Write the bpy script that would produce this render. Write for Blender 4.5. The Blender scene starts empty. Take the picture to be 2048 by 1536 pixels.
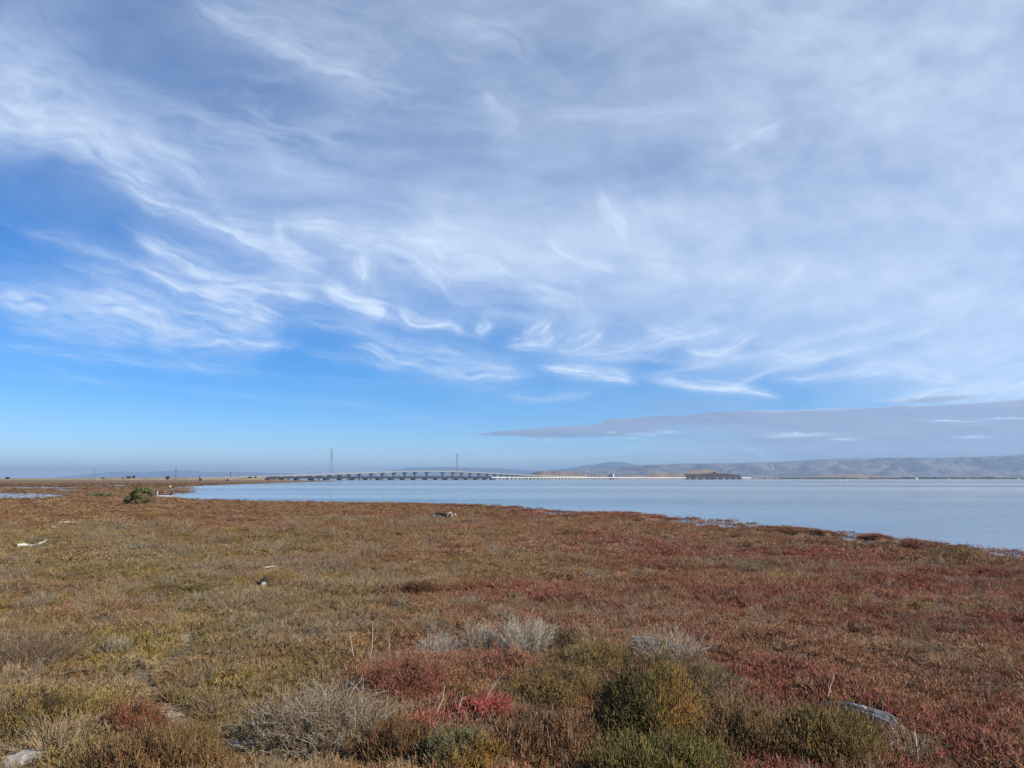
import bpy, math, random
import numpy as np
from mathutils import Vector, Matrix

# ------------------------------------------------------------------ camera, sky, sun, exposure
SC = bpy.context.scene
COL = SC.collection
F = 1538.0            # focal length in photograph pixels (2048 wide)
CAMH = 3.0            # eye height above the marsh, standing on the levee
HOR = 957.5           # photograph row of the horizon
PITCH = math.atan((HOR - 768.0) / F)
SUN_AZ, SUN_EL = 116.0, 32.0

cd = bpy.data.cameras.new("camera")
cam = bpy.data.objects.new("camera", cd)
COL.objects.link(cam)
cam.location = (0, 0, CAMH)
cam.rotation_euler = (math.radians(90) + PITCH, 0, 0)
cd.sensor_width = 36.0
cd.lens = 36.0 * F / 2048.0
cd.clip_start = 0.1
cd.clip_end = 900000.0
SC.camera = cam

W = bpy.data.worlds.new("World")
SC.world = W
W.use_nodes = True
wn = W.node_tree.nodes
bg = wn["Background"]
sky = wn.new("ShaderNodeTexSky")
sky.sky_type = 'NISHITA'
sky.sun_disc = False
sky.sun_elevation = math.radians(SUN_EL)
sky.sun_rotation = math.radians(SUN_AZ)
sky.altitude = 0.0
sky.air_density = 0.7
sky.dust_density = 0.0
sky.ozone_density = 3.5
hs = wn.new("ShaderNodeHueSaturation")
hs.inputs["Saturation"].default_value = 1.45
W.node_tree.links.new(sky.outputs[0], hs.inputs["Color"])
tn = wn.new("ShaderNodeMix"); tn.data_type = 'RGBA'; tn.blend_type = 'MULTIPLY'
tn.inputs["Factor"].default_value = 1.0
tn.inputs[7].default_value = (0.93, 0.955, 1.05, 1)          # the camera's white balance
W.node_tree.links.new(hs.outputs[0], tn.inputs[6])
W.node_tree.links.new(tn.outputs[2], bg.inputs[0])
bg.inputs[1].default_value = 0.10

sd = bpy.data.lights.new("sun", 'SUN')
sun = bpy.data.objects.new("sun", sd)
COL.objects.link(sun)
sd.energy = 5.0
sd.angle = math.radians(0.53)
sd.color = (1.0, 0.925, 0.80)
_a, _e = math.radians(SUN_AZ), math.radians(SUN_EL)
SUNV = Vector((math.sin(_a) * math.cos(_e), math.cos(_a) * math.cos(_e), math.sin(_e)))
sun.rotation_euler = (-SUNV).to_track_quat('-Z', 'Y').to_euler()
sun.location = (60, -25, 60)

SC.view_settings.view_transform = 'Standard'
SC.view_settings.look = 'None'
SC.view_settings.gamma = 1.0
SC.view_settings.use_curve_mapping = False
SC.view_settings.exposure = 0.4
SC.render.engine = 'CYCLES'
SC.cycles.use_denoising = True
SC.cycles.max_bounces = 6
SC.cycles.transparent_max_bounces = 12
SC.cycles.volume_bounces = 1
SC.cycles.sample_clamp_direct = 6.0
SC.cycles.sample_clamp_indirect = 3.0

RNG = np.random.default_rng(7)
random.seed(7)

# ------------------------------------------------------------------ pixel <-> place
CP, SP = math.cos(PITCH), math.sin(PITCH)

def ray(px, py):
    u = (px - 1024.0) / F
    v = (768.0 - py) / F
    return np.array([u, CP - v * SP, SP + v * CP])

def ground(px, py, z=0.0):
    d = ray(px, py)
    t = (z - CAMH) / d[2]
    return np.array([d[0] * t, d[1] * t, z])

def at_depth(px, py, Y):
    d = ray(px, py)
    return np.array([d[0], d[1], d[2]]) * (Y / d[1]) + np.array([0, 0, CAMH])

def project(x, y, z):
    z = z - CAMH
    fw = y * CP + z * SP
    up = -y * SP + z * CP
    ok = fw > 0.05
    fw = np.where(ok, fw, 0.05)
    px = np.where(ok, 1024 + F * x / fw, 1e5)
    py = np.where(ok, 768 - F * up / fw, 1e5)
    return px, py

# ------------------------------------------------------------------ noise
def _hash(ix, iy, seed):
    h = (ix.astype(np.int64) * 374761393 + iy.astype(np.int64) * 668265263 + seed * 1442695041) & 0xFFFFFFFF
    h = ((h ^ (h >> 13)) * 1274126177) & 0xFFFFFFFF
    h = ((h ^ (h >> 15)) * 2246822519) & 0xFFFFFFFF
    return ((h ^ (h >> 16)) & 0xFFFFFF) / float(0xFFFFFF)

def vnoise(x, y, seed=0):
    x = np.asarray(x, float); y = np.asarray(y, float)
    ix = np.floor(x); iy = np.floor(y)
    fx = x - ix; fy = y - iy
    fx = fx * fx * fx * (fx * (fx * 6 - 15) + 10); fy = fy * fy * fy * (fy * (fy * 6 - 15) + 10)
    a = _hash(ix, iy, seed); b = _hash(ix + 1, iy, seed)
    c = _hash(ix, iy + 1, seed); d = _hash(ix + 1, iy + 1, seed)
    return (a * (1 - fx) + b * fx) * (1 - fy) + (c * (1 - fx) + d * fx) * fy

def fbm(x, y, seed=0, octv=4, gain=0.5):
    s = 0.0; a = 1.0; n = 0.0
    for o in range(octv):
        s = s + a * vnoise(x * 2 ** o + 17.3 * o, y * 2 ** o - 9.1 * o, seed + o)
        n += a; a *= gain
    return s / n            # 0..1

def sstep(a, b, x):
    t = np.clip((x - a) / (b - a), 0, 1)
    return t * t * (3 - 2 * t)

# ------------------------------------------------------------------ materials
def nmat(name):
    m = bpy.data.materials.new(name)
    m.use_nodes = True
    nt = m.node_tree
    b = nt.nodes["Principled BSDF"]
    return m, nt, b

def simple_mat(name, col, rough=0.8, var=0.25, scale=3.0, spec=0.3, bump=0.0, metal=0.0):
    m, nt, b = nmat(name)
    tc = nt.nodes.new("ShaderNodeTexCoord")
    nz = nt.nodes.new("ShaderNodeTexNoise")
    nz.inputs["Scale"].default_value = scale
    nz.inputs["Detail"].default_value = 5
    rp = nt.nodes.new("ShaderNodeValToRGB")
    c0 = [c * (1 - var) for c in col]; c1 = [min(1, c * (1 + var)) for c in col]
    rp.color_ramp.elements[0].position = 0.3; rp.color_ramp.elements[1].position = 0.7
    rp.color_ramp.elements[0].color = (*c0, 1); rp.color_ramp.elements[1].color = (*c1, 1)
    nt.links.new(tc.outputs["Object"], nz.inputs["Vector"])
    nt.links.new(nz.outputs["Fac"], rp.inputs["Fac"])
    nt.links.new(rp.outputs["Color"], b.inputs["Base Color"])
    b.inputs["Roughness"].default_value = rough
    b.inputs["Specular IOR Level"].default_value = spec
    b.inputs["Metallic"].default_value = metal
    if bump:
        bp = nt.nodes.new("ShaderNodeBump")
        bp.inputs["Strength"].default_value = bump
        bp.inputs["Distance"].default_value = 0.02
        nt.links.new(nz.outputs["Fac"], bp.inputs["Height"])
        nt.links.new(bp.outputs["Normal"], b.inputs["Normal"])
    return m

def wood_mat(name, col, dark):
    """weathered wood with grain running along local X"""
    m, nt, b = nmat(name)
    tc = nt.nodes.new("ShaderNodeTexCoord")
    mp = nt.nodes.new("ShaderNodeMapping")
    mp.inputs["Scale"].default_value = (1.2, 22, 22)
    nz = nt.nodes.new("ShaderNodeTexNoise"); nz.inputs["Scale"].default_value = 2.5; nz.inputs["Detail"].default_value = 6
    rp = nt.nodes.new("ShaderNodeValToRGB")
    rp.color_ramp.elements[0].position = 0.36; rp.color_ramp.elements[1].position = 0.62
    rp.color_ramp.elements[0].color = (*dark, 1); rp.color_ramp.elements[1].color = (*col, 1)
    bp = nt.nodes.new("ShaderNodeBump"); bp.inputs["Strength"].default_value = 0.8; bp.inputs["Distance"].default_value = 0.012
    L = nt.links.new
    L(tc.outputs["Object"], mp.inputs["Vector"]); L(mp.outputs["Vector"], nz.inputs["Vector"])
    L(nz.outputs["Fac"], rp.inputs["Fac"]); L(rp.outputs["Color"], b.inputs["Base Color"])
    L(nz.outputs["Fac"], bp.inputs["Height"]); L(bp.outputs["Normal"], b.inputs["Normal"])
    b.inputs["Roughness"].default_value = 0.9
    b.inputs["Specular IOR Level"].default_value = 0.2
    return m

def attr_mat(name, instancer):
    """plant tissue: colour stored per plant, fine variation stored per shoot"""
    m, nt, b = nmat(name)
    L = nt.links.new
    a = nt.nodes.new("ShaderNodeAttribute"); a.attribute_name = "col"
    if instancer:
        a.attribute_type = 'INSTANCER'
        t = nt.nodes.new("ShaderNodeAttribute"); t.attribute_name = "tint"
        mx = nt.nodes.new("ShaderNodeMix"); mx.data_type = 'RGBA'; mx.blend_type = 'MULTIPLY'
        mx.inputs["Factor"].default_value = 1.0
        L(a.outputs["Color"], mx.inputs[6]); L(t.outputs["Color"], mx.inputs[7])
        src = mx.outputs[2]
    else:
        src = a.outputs["Color"]
    L(src, b.inputs["Base Color"])
    b.inputs["Roughness"].default_value = 0.75
    b.inputs["Specular IOR Level"].default_value = 0.25
    return m

M = {}
M['plant'] = attr_mat("plant_tissue", False)
M['carpet'] = attr_mat("carpet_plant_tissue", True)
M['concrete'] = simple_mat("pale_concrete", (0.31, 0.31, 0.30), 0.85, 0.12, 0.2)
M['deck'] = simple_mat("deck_concrete", (0.27, 0.27, 0.265), 0.85, 0.1, 0.05)
M['white'] = simple_mat("white_paint", (0.72, 0.69, 0.62), 0.6, 0.06, 0.5)
M['steel'] = simple_mat("dark_steel", (0.035, 0.037, 0.045), 0.6, 0.3, 0.4)
M['rust'] = simple_mat("brown_rusted_steel", (0.062, 0.045, 0.045), 0.8, 0.45, 0.15)
M['galv'] = simple_mat("galvanised_steel", (0.20, 0.20, 0.21), 0.5, 0.15, 0.3)
M['darkwood'] = simple_mat("tarred_wood", (0.03, 0.027, 0.025), 0.85, 0.4, 4)
M['wood'] = wood_mat("weathered_grey_wood", (0.27, 0.255, 0.225), (0.07, 0.065, 0.06))
M['bleached'] = wood_mat("bleached_wood", (0.66, 0.62, 0.55), (0.36, 0.33, 0.28))
M['cutwood'] = simple_mat("pale_cut_wood", (0.62, 0.58, 0.5), 0.8, 0.2, 12)
M['rock'] = simple_mat("pale_rubble", (0.40, 0.37, 0.33), 0.9, 0.3, 9, bump=0.6)
M['plastic'] = simple_mat("sunbleached_plastic", (0.62, 0.58, 0.52), 0.5, 0.1, 6)
M['bark'] = simple_mat("bark", (0.09, 0.07, 0.055), 0.9, 0.3, 5)
M['glass'] = simple_mat("dark_glass", (0.02, 0.025, 0.03), 0.15, 0.1, 1, spec=0.5)

# ------------------------------------------------------------------ object helpers
def put(o, parent=None):
    COL.objects.link(o)
    if parent is not None:
        o.parent = parent
    return o

def tag(o, label=None, cat=None, group=None, kind=None):
    if label: o["label"] = label
    if cat: o["category"] = cat
    if group: o["group"] = group
    if kind: o["kind"] = kind
    return o

def empty(name, loc=(0, 0, 0), rz=0.0):
    o = bpy.data.objects.new(name, None)
    o.empty_display_size = 0.2
    o.location = loc
    o.rotation_euler = (0, 0, rz)
    return put(o)

def fast_mesh(name, verts, tris=None, quads=None, smooth=False):
    me = bpy.data.meshes.new(name)
    verts = np.asarray(verts, np.float32)
    me.vertices.add(len(verts))
    me.vertices.foreach_set("co", verts.ravel())
    loops = []; starts = []; tot = 0
    if tris is not None and len(tris):
        t = np.asarray(tris, np.int32)
        loops.append(t.ravel()); starts.append(np.arange(len(t)) * 3); tot += 3 * len(t)
    if quads is not None and len(quads):
        q = np.asarray(quads, np.int32)
        loops.append(q.ravel()); starts.append(tot + np.arange(len(q)) * 4)
    lv = np.concatenate(loops).astype(np.int32); st = np.concatenate(starts).astype(np.int32)
    me.loops.add(len(lv)); me.loops.foreach_set("vertex_index", lv)
    me.polygons.add(len(st)); me.polygons.foreach_set("loop_start", st)
    if smooth:
        me.polygons.foreach_set("use_smooth", np.ones(len(st), bool))
    me.update(calc_edges=True)
    me.validate()
    return me

def color_attr(me, name, rgb):
    a = me.attributes.new(name, 'FLOAT_COLOR', 'POINT')
    c = np.ones((len(rgb), 4), np.float32); c[:, :3] = rgb
    a.data.foreach_set("color", c.ravel())

def float_attr(me, name, val):
    a = me.attributes.new(name, 'FLOAT', 'POINT')
    a.data.foreach_set("value", np.asarray(val, np.float32))

class MB:
    """collects boxes, beams and lathes into one mesh"""
    def __init__(self): self.v = []; self.f = []
    def _add(self, vs, fs):
        n = len(self.v); self.v += [tuple(p) for p in vs]; self.f += [tuple(i + n for i in f) for f in fs]
    def hexa(self, p):
        self._add(p, [(0, 3, 2, 1), (4, 5, 6, 7), (0, 1, 5, 4), (1, 2, 6, 5), (2, 3, 7, 6), (3, 0, 4, 7)])
    def box(self, c, s, rz=0.0):
        cx, cy, cz = c; sx, sy, sz = [k / 2 for k in s]
        ca, sa = math.cos(rz), math.sin(rz)
        p = []
        for dz in (-sz, sz):
            for dx, dy in ((-sx, -sy), (sx, -sy), (sx, sy), (-sx, sy)):
                p.append((cx + dx * ca - dy * sa, cy + dx * sa + dy * ca, cz + dz))
        self.hexa(p)
    def beam(self, a, b, w, h=None, up=(0, 0, 1)):
        h = h or w
        a = Vector(a); b = Vector(b); d = (b - a).normalized()
        u = Vector(up)
        if abs(d.dot(u)) > 0.98: u = Vector((0, 1, 0))
        s = d.cross(u).normalized() * (w / 2); t = s.cross(d).normalized() * (h / 2)
        self.hexa([a - s - t, a + s - t, a + s + t, a - s + t, b - s - t, b + s - t, b + s + t, b - s + t])
    def tube(self, pts, rad, n=8, cap=True, seed=None, rough=0.0):
        rnd = random.Random(seed)
        base = len(self.v); pts = [Vector(p) for p in pts]
        for i, p in enumerate(pts):
            d = (pts[min(i + 1, len(pts) - 1)] - pts[max(i - 1, 0)]).normalized()
            u = Vector((0, 0, 1)) if abs(d.z) < 0.9 else Vector((1, 0, 0))
            s = d.cross(u).normalized(); t = s.cross(d).normalized()
            for k in range(n):
                a = 2 * math.pi * k / n
                r = rad[i] * (1 + rough * (rnd.random() - 0.5))
                self.v.append(tuple(p + s * (r * math.cos(a)) + t * (r * math.sin(a))))
        for i in range(len(pts) - 1):
            for k in range(n):
                k2 = (k + 1) % n
                self.f.append((base + i * n + k, base + i * n + k2, base + (i + 1) * n + k2, base + (i + 1) * n + k))
        if cap:
            self.f.append(tuple(base + k for k in reversed(range(n))))
            e = base + (len(pts) - 1) * n
            self.f.append(tuple(e + k for k in range(n)))
    def build(self, name, mat, parent=None, smooth=False, loc=None):
        me = bpy.data.meshes.new(name)
        me.from_pydata(self.v, [], self.f)
        if smooth:
            me.polygons.foreach_set("use_smooth", [True] * len(me.polygons))
        me.materials.append(mat)
        me.update()
        o = bpy.data.objects.new(name, me)
        if loc is not None: o.location = loc
        return put(o, parent)

# ------------------------------------------------------------------ the shore
SHORE_PX = [(2048, 1106), (1960, 1095), (1860, 1083), (1720, 1068), (1600, 1057), (1500, 1047), (1380, 1036), (1250, 1027),
            (1100, 1017), (960, 1009), (820, 1006), (680, 1004), (540, 1003), (430, 1000), (340, 996.5), (306, 994), (303, 989.5), (330, 985.5),
            (368, 984), (350, 980), (385, 976.5), (352, 973.5), (400, 971), (470, 968.2), (545, 966.2), (620, 964.2), (690, 962.2)]
SHORE = [ground(*p)[:2] for p in SHORE_PX]
BAY = np.array([(60.0, -260.0), (38.0, -30.0), (29.0, 8.0), (24.5, 22.0)] + [tuple(p) for p in SHORE] +
               [(-330, 1330), (-520, 1600), (-545, 1760), (-620, 2100), (-1500, 5200), (0, 5250), (1500, 5150), (3500, 4900),
                (6500, 4300), (9000, 1500), (7000, -3000), (900, -2500)])

def seg_dist(x, y, P, closed=True):
    d = np.full(x.shape, 1e12)
    n = len(P)
    for i in range(n if closed else n - 1):
        ax, ay = P[i]; bx, by = P[(i + 1) % n]
        vx, vy = bx - ax, by - ay
        t = np.clip(((x - ax) * vx + (y - ay) * vy) / (vx * vx + vy * vy + 1e-12), 0, 1)
        d = np.minimum(d, (x - ax - t * vx) ** 2 + (y - ay - t * vy) ** 2)
    return np.sqrt(d)

def inside(x, y, P):
    r = np.zeros(x.shape, bool); n = len(P); j = n - 1
    for i in range(n):
        xi, yi = P[i]; xj, yj = P[j]
        c = ((yi > y) != (yj > y)) & (x < (xj - xi) * (y - yi) / (yj - yi + 1e-12) + xi)
        r ^= c; j = i
    return r

POOLS = [(25, 990.6, 95, 5.2), (135, 981, 26, 1.5), (60, 975.2, 120, 1.2), (236, 970.8, 26, 1.1), (195, 989, 16, 1.2),
         (120, 978, 14, 0.9), (330, 978.4, 30, 0.8)]
WATER_Z = -0.12

def land_sd(x, y):
    """distance to the bay's edge, positive on land"""
    d = seg_dist(x, y, BAY)
    s = np.where(inside(x, y, BAY), -d, d)
    r = np.hypot(x, y)
    wob = (fbm(x / 3.1, y / 3.1, 11, 4) - 0.5) * np.clip(r * 0.042, 0.4, 9.0)
    wob += (fbm(x / 14, y / 14, 31, 3) - 0.5) * np.clip(r * 0.05, 0, 12)
    s = s + wob
    ch = np.exp(-((s - 0.080 * r) / (0.036 * r + 0.2)) ** 2) * sstep(0.38, 0.5, fbm(x / 5.0 + 3, y / 3.2, 37, 3)) * (x > -8) * (r < 130) * (r > 20)
    s = s - ch * 0.15 * r                                   # narrow channels behind the fringe of the bank
    px, py = project(x, y, 0 * x)
    for (cx, cy, wx, wy) in POOLS:
        e = ((px - cx) / wx) ** 2 + ((py - cy) / wy) ** 2
        e = e + (fbm(px / 12.0, py / 1.6, 77, 3) - 0.5) * 0.9
        s = np.minimum(s, (e - 1) * np.clip(r, 1, 400) * 0.01)
    return s

def terrain(x, y, sd=None):
    if sd is None: sd = land_sd(x, y)
    r = np.hypot(x, y)
    bump = (fbm(x / 1.5, y / 1.5, 3, 4) - 0.5) * 0.36 + (fbm(x / 9, y / 9, 5, 2) - 0.5) * 0.18
    bump = bump * np.clip(1.4 - r / 120.0, 0.25, 1.0)
    z = bump + 0.02
    z = np.where(r < 9, z + 1.45 * (1 - sstep(2.2, 8.6, r)), z)          # the levee underfoot
    z = np.where(r > 2200, z + 1.5, z)
    k = sstep(-0.8, 0.9, sd)
    return -0.75 * (1 - k) + z * k

# ------------------------------------------------------------------ plant colours by place
PAL = {k: np.array(v) for k, v in dict(
    maroon=(0.150, 0.056, 0.038), rust=(0.200, 0.100, 0.046), brown=(0.205, 0.130, 0.068), olive=(0.150, 0.125, 0.050),
    yellow=(0.270, 0.205, 0.062), grey=(0.250, 0.215, 0.165), crimson=(0.240, 0.060, 0.052), green=(0.108, 0.112, 0.032),
    straw=(0.380, 0.290, 0.175), pinkred=(0.215, 0.100, 0.066), sage=(0.175, 0.170, 0.120), dark=(0.075, 0.050, 0.036),
    orange=(0.330, 0.160, 0.040), tan=(0.290, 0.215, 0.130)).items()}
for _k in PAL:
    PAL[_k] = PAL[_k] * dict(straw=1.2, tan=1.15, green=1.15, olive=1.45, yellow=1.3, orange=1.15, grey=1.25, maroon=1.75, pinkred=1.75, sage=1.3, crimson=1.25, dark=1.3).get(_k, 1.6)
for _k in PAL:
    PAL[_k] = PAL[_k] * (np.array((1.04, 0.93, 0.93)) if _k in ('maroon', 'pinkred') else np.array((0.97, 0.90, 0.81))) * dict(brown=0.93, rust=0.88, green=0.85, grey=0.95).get(_k, 1.0)
PAL['silver'] = np.array((0.45, 0.41, 0.345))
PAL['coral'] = np.array((0.46, 0.105, 0.09))

PATCH = [  # px, py, half-width, half-height, colour, strength
    (1560, 1110, 170, 12, 'crimson', .85), (1390, 1104, 80, 7, 'crimson', .5), (1500, 1135, 110, 8, 'sage', .7), (1340, 1068, 60, 5, 'olive', .6),
    (1000, 1195, 150, 26, 'maroon', .6), (1690, 1200, 120, 14, 'maroon', .7), (1480, 1290, 140, 22, 'maroon', .65), (1960, 1490, 170, 50, 'crimson', .45),
    (1880, 1222, 85, 8, 'yellow', .85), (1570, 1178, 70, 10, 'yellow', .55), (1830, 1292, 85, 14, 'yellow', .5), (1680, 1222, 75, 7, 'yellow', .6),
    (1480, 1272, 60, 8, 'yellow', .5), (1500, 1315, 70, 10, 'olive', .6), (1850, 1062, 200, 14, 'rust', .8), (1560, 1062, 240, 10, 'rust', .8),
    (1900, 1130, 110, 14, 'olive', .5), (1740, 1092, 120, 6, 'olive', .6), (1620, 1030, 300, 10, 'rust', .4),
    (90, 1425, 150, 36, 'yellow', .85), (300, 1315, 90, 20, 'yellow', .55), (490, 1392, 90, 16, 'yellow', .6), (365, 1250, 40, 26, 'straw', .6),
    (340, 1460, 120, 24, 'olive', .7), (300, 1108, 90, 9, 'sage', .8), (230, 1060, 110, 7, 'sage', .7), (380, 1143, 50, 9, 'sage', .8),
    (130, 1180, 130, 26, 'rust', .45), (60, 1250, 80, 40, 'rust', .5), (620, 1200, 130, 20, 'olive', .5), (700, 1230, 120, 30, 'olive', .6),
    (520, 1335, 60, 22, 'sage', .6), (640, 1350, 90, 25, 'olive', .5), (250, 1440, 60, 24, 'rust', .8), (180, 1480, 90, 26, 'grey', .45),
    (300, 1510, 140, 30, 'rust', .55), (400, 1500, 50, 24, 'green', .55), (830, 1345, 110, 28, 'pinkred', .85), (1010, 1330, 60, 30, 'pinkred', .8),
    (1130, 1350, 120, 30, 'olive', .8), (1180, 1300, 80, 16, 'olive', .7), (1100, 1430, 180, 30, 'olive', .7), (860, 1440, 90, 20, 'crimson', .5),
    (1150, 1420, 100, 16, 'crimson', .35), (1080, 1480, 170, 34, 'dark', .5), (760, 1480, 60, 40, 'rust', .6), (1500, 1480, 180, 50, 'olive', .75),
    (1640, 1500, 120, 36, 'olive', .8), (1600, 1395, 50, 14, 'yellow', .5), (1830, 1420, 160, 22, 'rust', .5), (1300, 1260, 200, 30, 'brown', .4),
    (1250, 1200, 120, 9, 'olive', .35), (700, 1060, 300, 10, 'pinkred', .35), (1150, 1060, 200, 8, 'pinkred', .4), (420, 1080, 120, 10, 'rust', .4),
    (110, 1120, 120, 14, 'brown', .5), (200, 1225, 110, 16, 'pinkred', .3), (450, 1200, 60, 16, 'grey', .45), (570, 1250, 120, 18, 'grey', .4)]

PATH_PX = [(372, 1262), (385, 1290), (345, 1325), (265, 1352), (300, 1388), (290, 1412), (350, 1445), (410, 1468), (470, 1492), (560, 1522), (640, 1545)]

def bare(px, py):
    """how bare the ground is, 0..1 (the trodden path and mud patches)"""
    d = seg_dist(px, py * 2.2, np.array([(a, b * 2.2) for a, b in PATH_PX]), closed=False)
    w = 26 + np.clip((py - 1260) / 276, 0, 1) * 40
    n = fbm(px / 38, py / 16, 91, 3)
    return np.clip(np.exp(-(d / w) ** 2) * (-0.05 + 1.9 * n), 0, 1)

def plant_colour(x, y, jitter=True):
    r = np.hypot(x, y)
    px, py = project(x, y, 0 * x)
    wx = (fbm(x / 1.3, y / 1.3, 41, 3) - 0.5); wy = (fbm(x / 1.3, y / 1.3, 51, 3) - 0.5)
    n1 = fbm(x / 2.6, y / 3.4, 61, 4); n2 = fbm(x / 1.9, y / 2.4, 63, 4); n3 = fbm(x / 6.0, y / 9.0, 65, 4); n4 = fbm(x / 1.1, y / 1.1, 67, 3)
    red = sstep(420, 1500, px + 500 * (n3 - 0.5))
    red = np.where(py < 1060, 0.45 + 0.4 * red, red)
    def mixc(c, k, t): return c + (PAL[k] - c) * t[..., None]
    c = np.broadcast_to(PAL['brown'], x.shape + (3,)).copy()
    c = mixc(c, 'rust', sstep(0.42, 0.62, n1) * (0.45 + 0.35 * red))
    c = mixc(c, 'olive', (1 - red) * 0.30)
    c = mixc(c, 'tan', (1 - red) * 0.18)
    c = mixc(c, 'olive', sstep(0.44, 0.60, n2) * (0.9 - 0.55 * red))
    c = mixc(c, 'yellow', sstep(0.52, 0.68, n4) * (0.55 - 0.35 * red))
    c = mixc(c, 'grey', sstep(0.56, 0.7, 1 - n2) * (0.55 - 0.3 * red))
    c = mixc(c, 'pinkred', red * (0.30 + 0.25 * sstep(0.4, 0.6, n3)))
    c = mixc(c, 'maroon', red * sstep(0.44, 0.62, n2 * 0.6 + n3 * 0.4) * 0.75)
    qx = px + wx * 150 * np.clip(py - 960, 5, 400) / 300; qy = py + wy * 50 * np.clip(py - 960, 5, 400) / 300
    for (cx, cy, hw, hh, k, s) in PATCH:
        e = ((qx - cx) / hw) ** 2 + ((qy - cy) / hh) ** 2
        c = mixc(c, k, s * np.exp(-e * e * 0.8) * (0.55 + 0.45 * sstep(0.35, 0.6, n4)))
    # far west marsh grading into dry grass
    far = sstep(300, 1500, r) * (x < 0)
    c = mixc(c, 'tan', far * 0.45 * sstep(0.3, 0.7, fbm(x / 60, y / 220, 95, 3)))
    c = mixc(c, 'maroon', sstep(120, 400, r) * (x < 0) * 0.6 * sstep(0.35, 0.6, fbm(x / 40, y / 120, 97, 4)))
    c = mixc(c, 'sage', 0.4 * sstep(120, 400, r) * (x < 0))
    c = c * (1 - 0.42 * sstep(120, 400, r) * (x < 0))[..., None]
    c = mixc(c, 'brown', sstep(90, 200, r) * 0.35)
    c = mixc(c, 'brown', (r > 2200) * 0.8)
    if jitter:
        c = c * RNG.uniform(0.72, 1.28, x.shape)[..., None]
        g = RNG.random(x.shape)
        c = np.where((g < 0.10)[..., None], c * 0.4 + PAL['grey'] * 0.6, c)
        c = np.where(((g > 0.92) & (r < 40))[..., None], c * 0.4 + PAL['straw'] * 0.6, c)
    return np.clip(c, 0.01, 1)

# ------------------------------------------------------------------ ground sheet
def make_ground():
    az = np.concatenate([np.arange(-180, -44, 4.0), np.arange(-44, 44, 0.2), np.arange(44, 180.1, 4.0)])
    rr = [0.0, 1.0]
    r = 2.0
    while r < 400: rr.append(r); r *= 1.0125
    while r < 56000: rr.append(r); r *= 1.05
    rr = np.array(rr)
    A, R = np.meshgrid(np.radians(az), rr)
    x = R * np.sin(A); y = R * np.cos(A)
    sd = land_sd(x, y)
    z = terrain(x, y, sd)
    far = R > 5200
    z = np.where(far, np.maximum(z, 1.0), z)
    nr, na = x.shape
    c = plant_colour(x, y, jitter=False)
    px, py = project(x, y, z)
    b = bare(px, py) * (R < 40)
    dirt = np.array((0.40, 0.33, 0.26))
    near = (1 - sstep(30, 110, R))[..., None]
    c = c * (1 - near) + (c * 0.5 + np.array((0.17, 0.135, 0.10)) * 0.5) * near      # litter between the shoots close by
    c = c + (dirt - c) * b[..., None]
    mud = sstep(0.5, -0.3, sd)[..., None]
    c = c + (np.array((0.16, 0.14, 0.11)) - c) * mud
    idx = np.arange(nr * na).reshape(nr, na)
    q = np.stack([idx[:-1, :-1], idx[:-1, 1:], idx[1:, 1:], idx[1:, :-1]], -1).reshape(-1, 4)
    me = fast_mesh("ground", np.stack([x, y, z], -1).reshape(-1, 3), quads=q, smooth=True)
    color_attr(me, "col", c.reshape(-1, 3))
    m, nt, bs = nmat("marsh_soil_and_litter")
    L = nt.links.new
    a = nt.nodes.new("ShaderNodeAttribute"); a.attribute_name = "col"
    tc = nt.nodes.new("ShaderNodeTexCoord")
    n1 = nt.nodes.new("ShaderNodeTexNoise"); n1.inputs["Scale"].default_value = 14; n1.inputs["Detail"].default_value = 8; n1.inputs["Roughness"].default_value = 0.7
    n2 = nt.nodes.new("ShaderNodeTexNoise"); n2.inputs["Scale"].default_value = 0.35; n2.inputs["Detail"].default_value = 6
    mr = nt.nodes.new("ShaderNodeMapRange"); mr.inputs["From Min"].default_value = 0.3; mr.inputs["From Max"].default_value = 0.7; mr.inputs["To Min"].default_value = 0.55; mr.inputs["To Max"].default_value = 1.4
    mr2 = nt.nodes.new("ShaderNodeMapRange"); mr2.inputs["From Min"].default_value = 0.35; mr2.inputs["From Max"].default_value = 0.65; mr2.inputs["To Min"].default_value = 0.7; mr2.inputs["To Max"].default_value = 1.25
    mu = nt.nodes.new("ShaderNodeMath"); mu.operation = 'MULTIPLY'
    vm = nt.nodes.new("ShaderNodeVectorMath"); vm.operation = 'SCALE'
    L(tc.outputs["Object"], n1.inputs["Vector"]); L(tc.outputs["Object"], n2.inputs["Vector"])
    L(n1.outputs["Fac"], mr.inputs["Value"]); L(n2.outputs["Fac"], mr2.inputs["Value"])
    L(mr.outputs[0], mu.inputs[0]); L(mr2.outputs[0], mu.inputs[1])
    L(a.outputs["Color"], vm.inputs[0]); L(mu.outputs[0], vm.inputs["Scale"])
    L(vm.outputs["Vector"], bs.inputs["Base Color"])
    bp = nt.nodes.new("ShaderNodeBump"); bp.inputs["Strength"].default_value = 0.7; bp.inputs["Distance"].default_value = 0.05
    L(n1.outputs["Fac"], bp.inputs["Height"]); L(bp.outputs["Normal"], bs.inputs["Normal"])
    bs.inputs["Roughness"].default_value = 0.95; bs.inputs["Specular IOR Level"].default_value = 0.1
    me.materials.append(m)
    o = put(bpy.data.objects.new("ground", me))
    tag(o, kind="structure")

make_ground()

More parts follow.
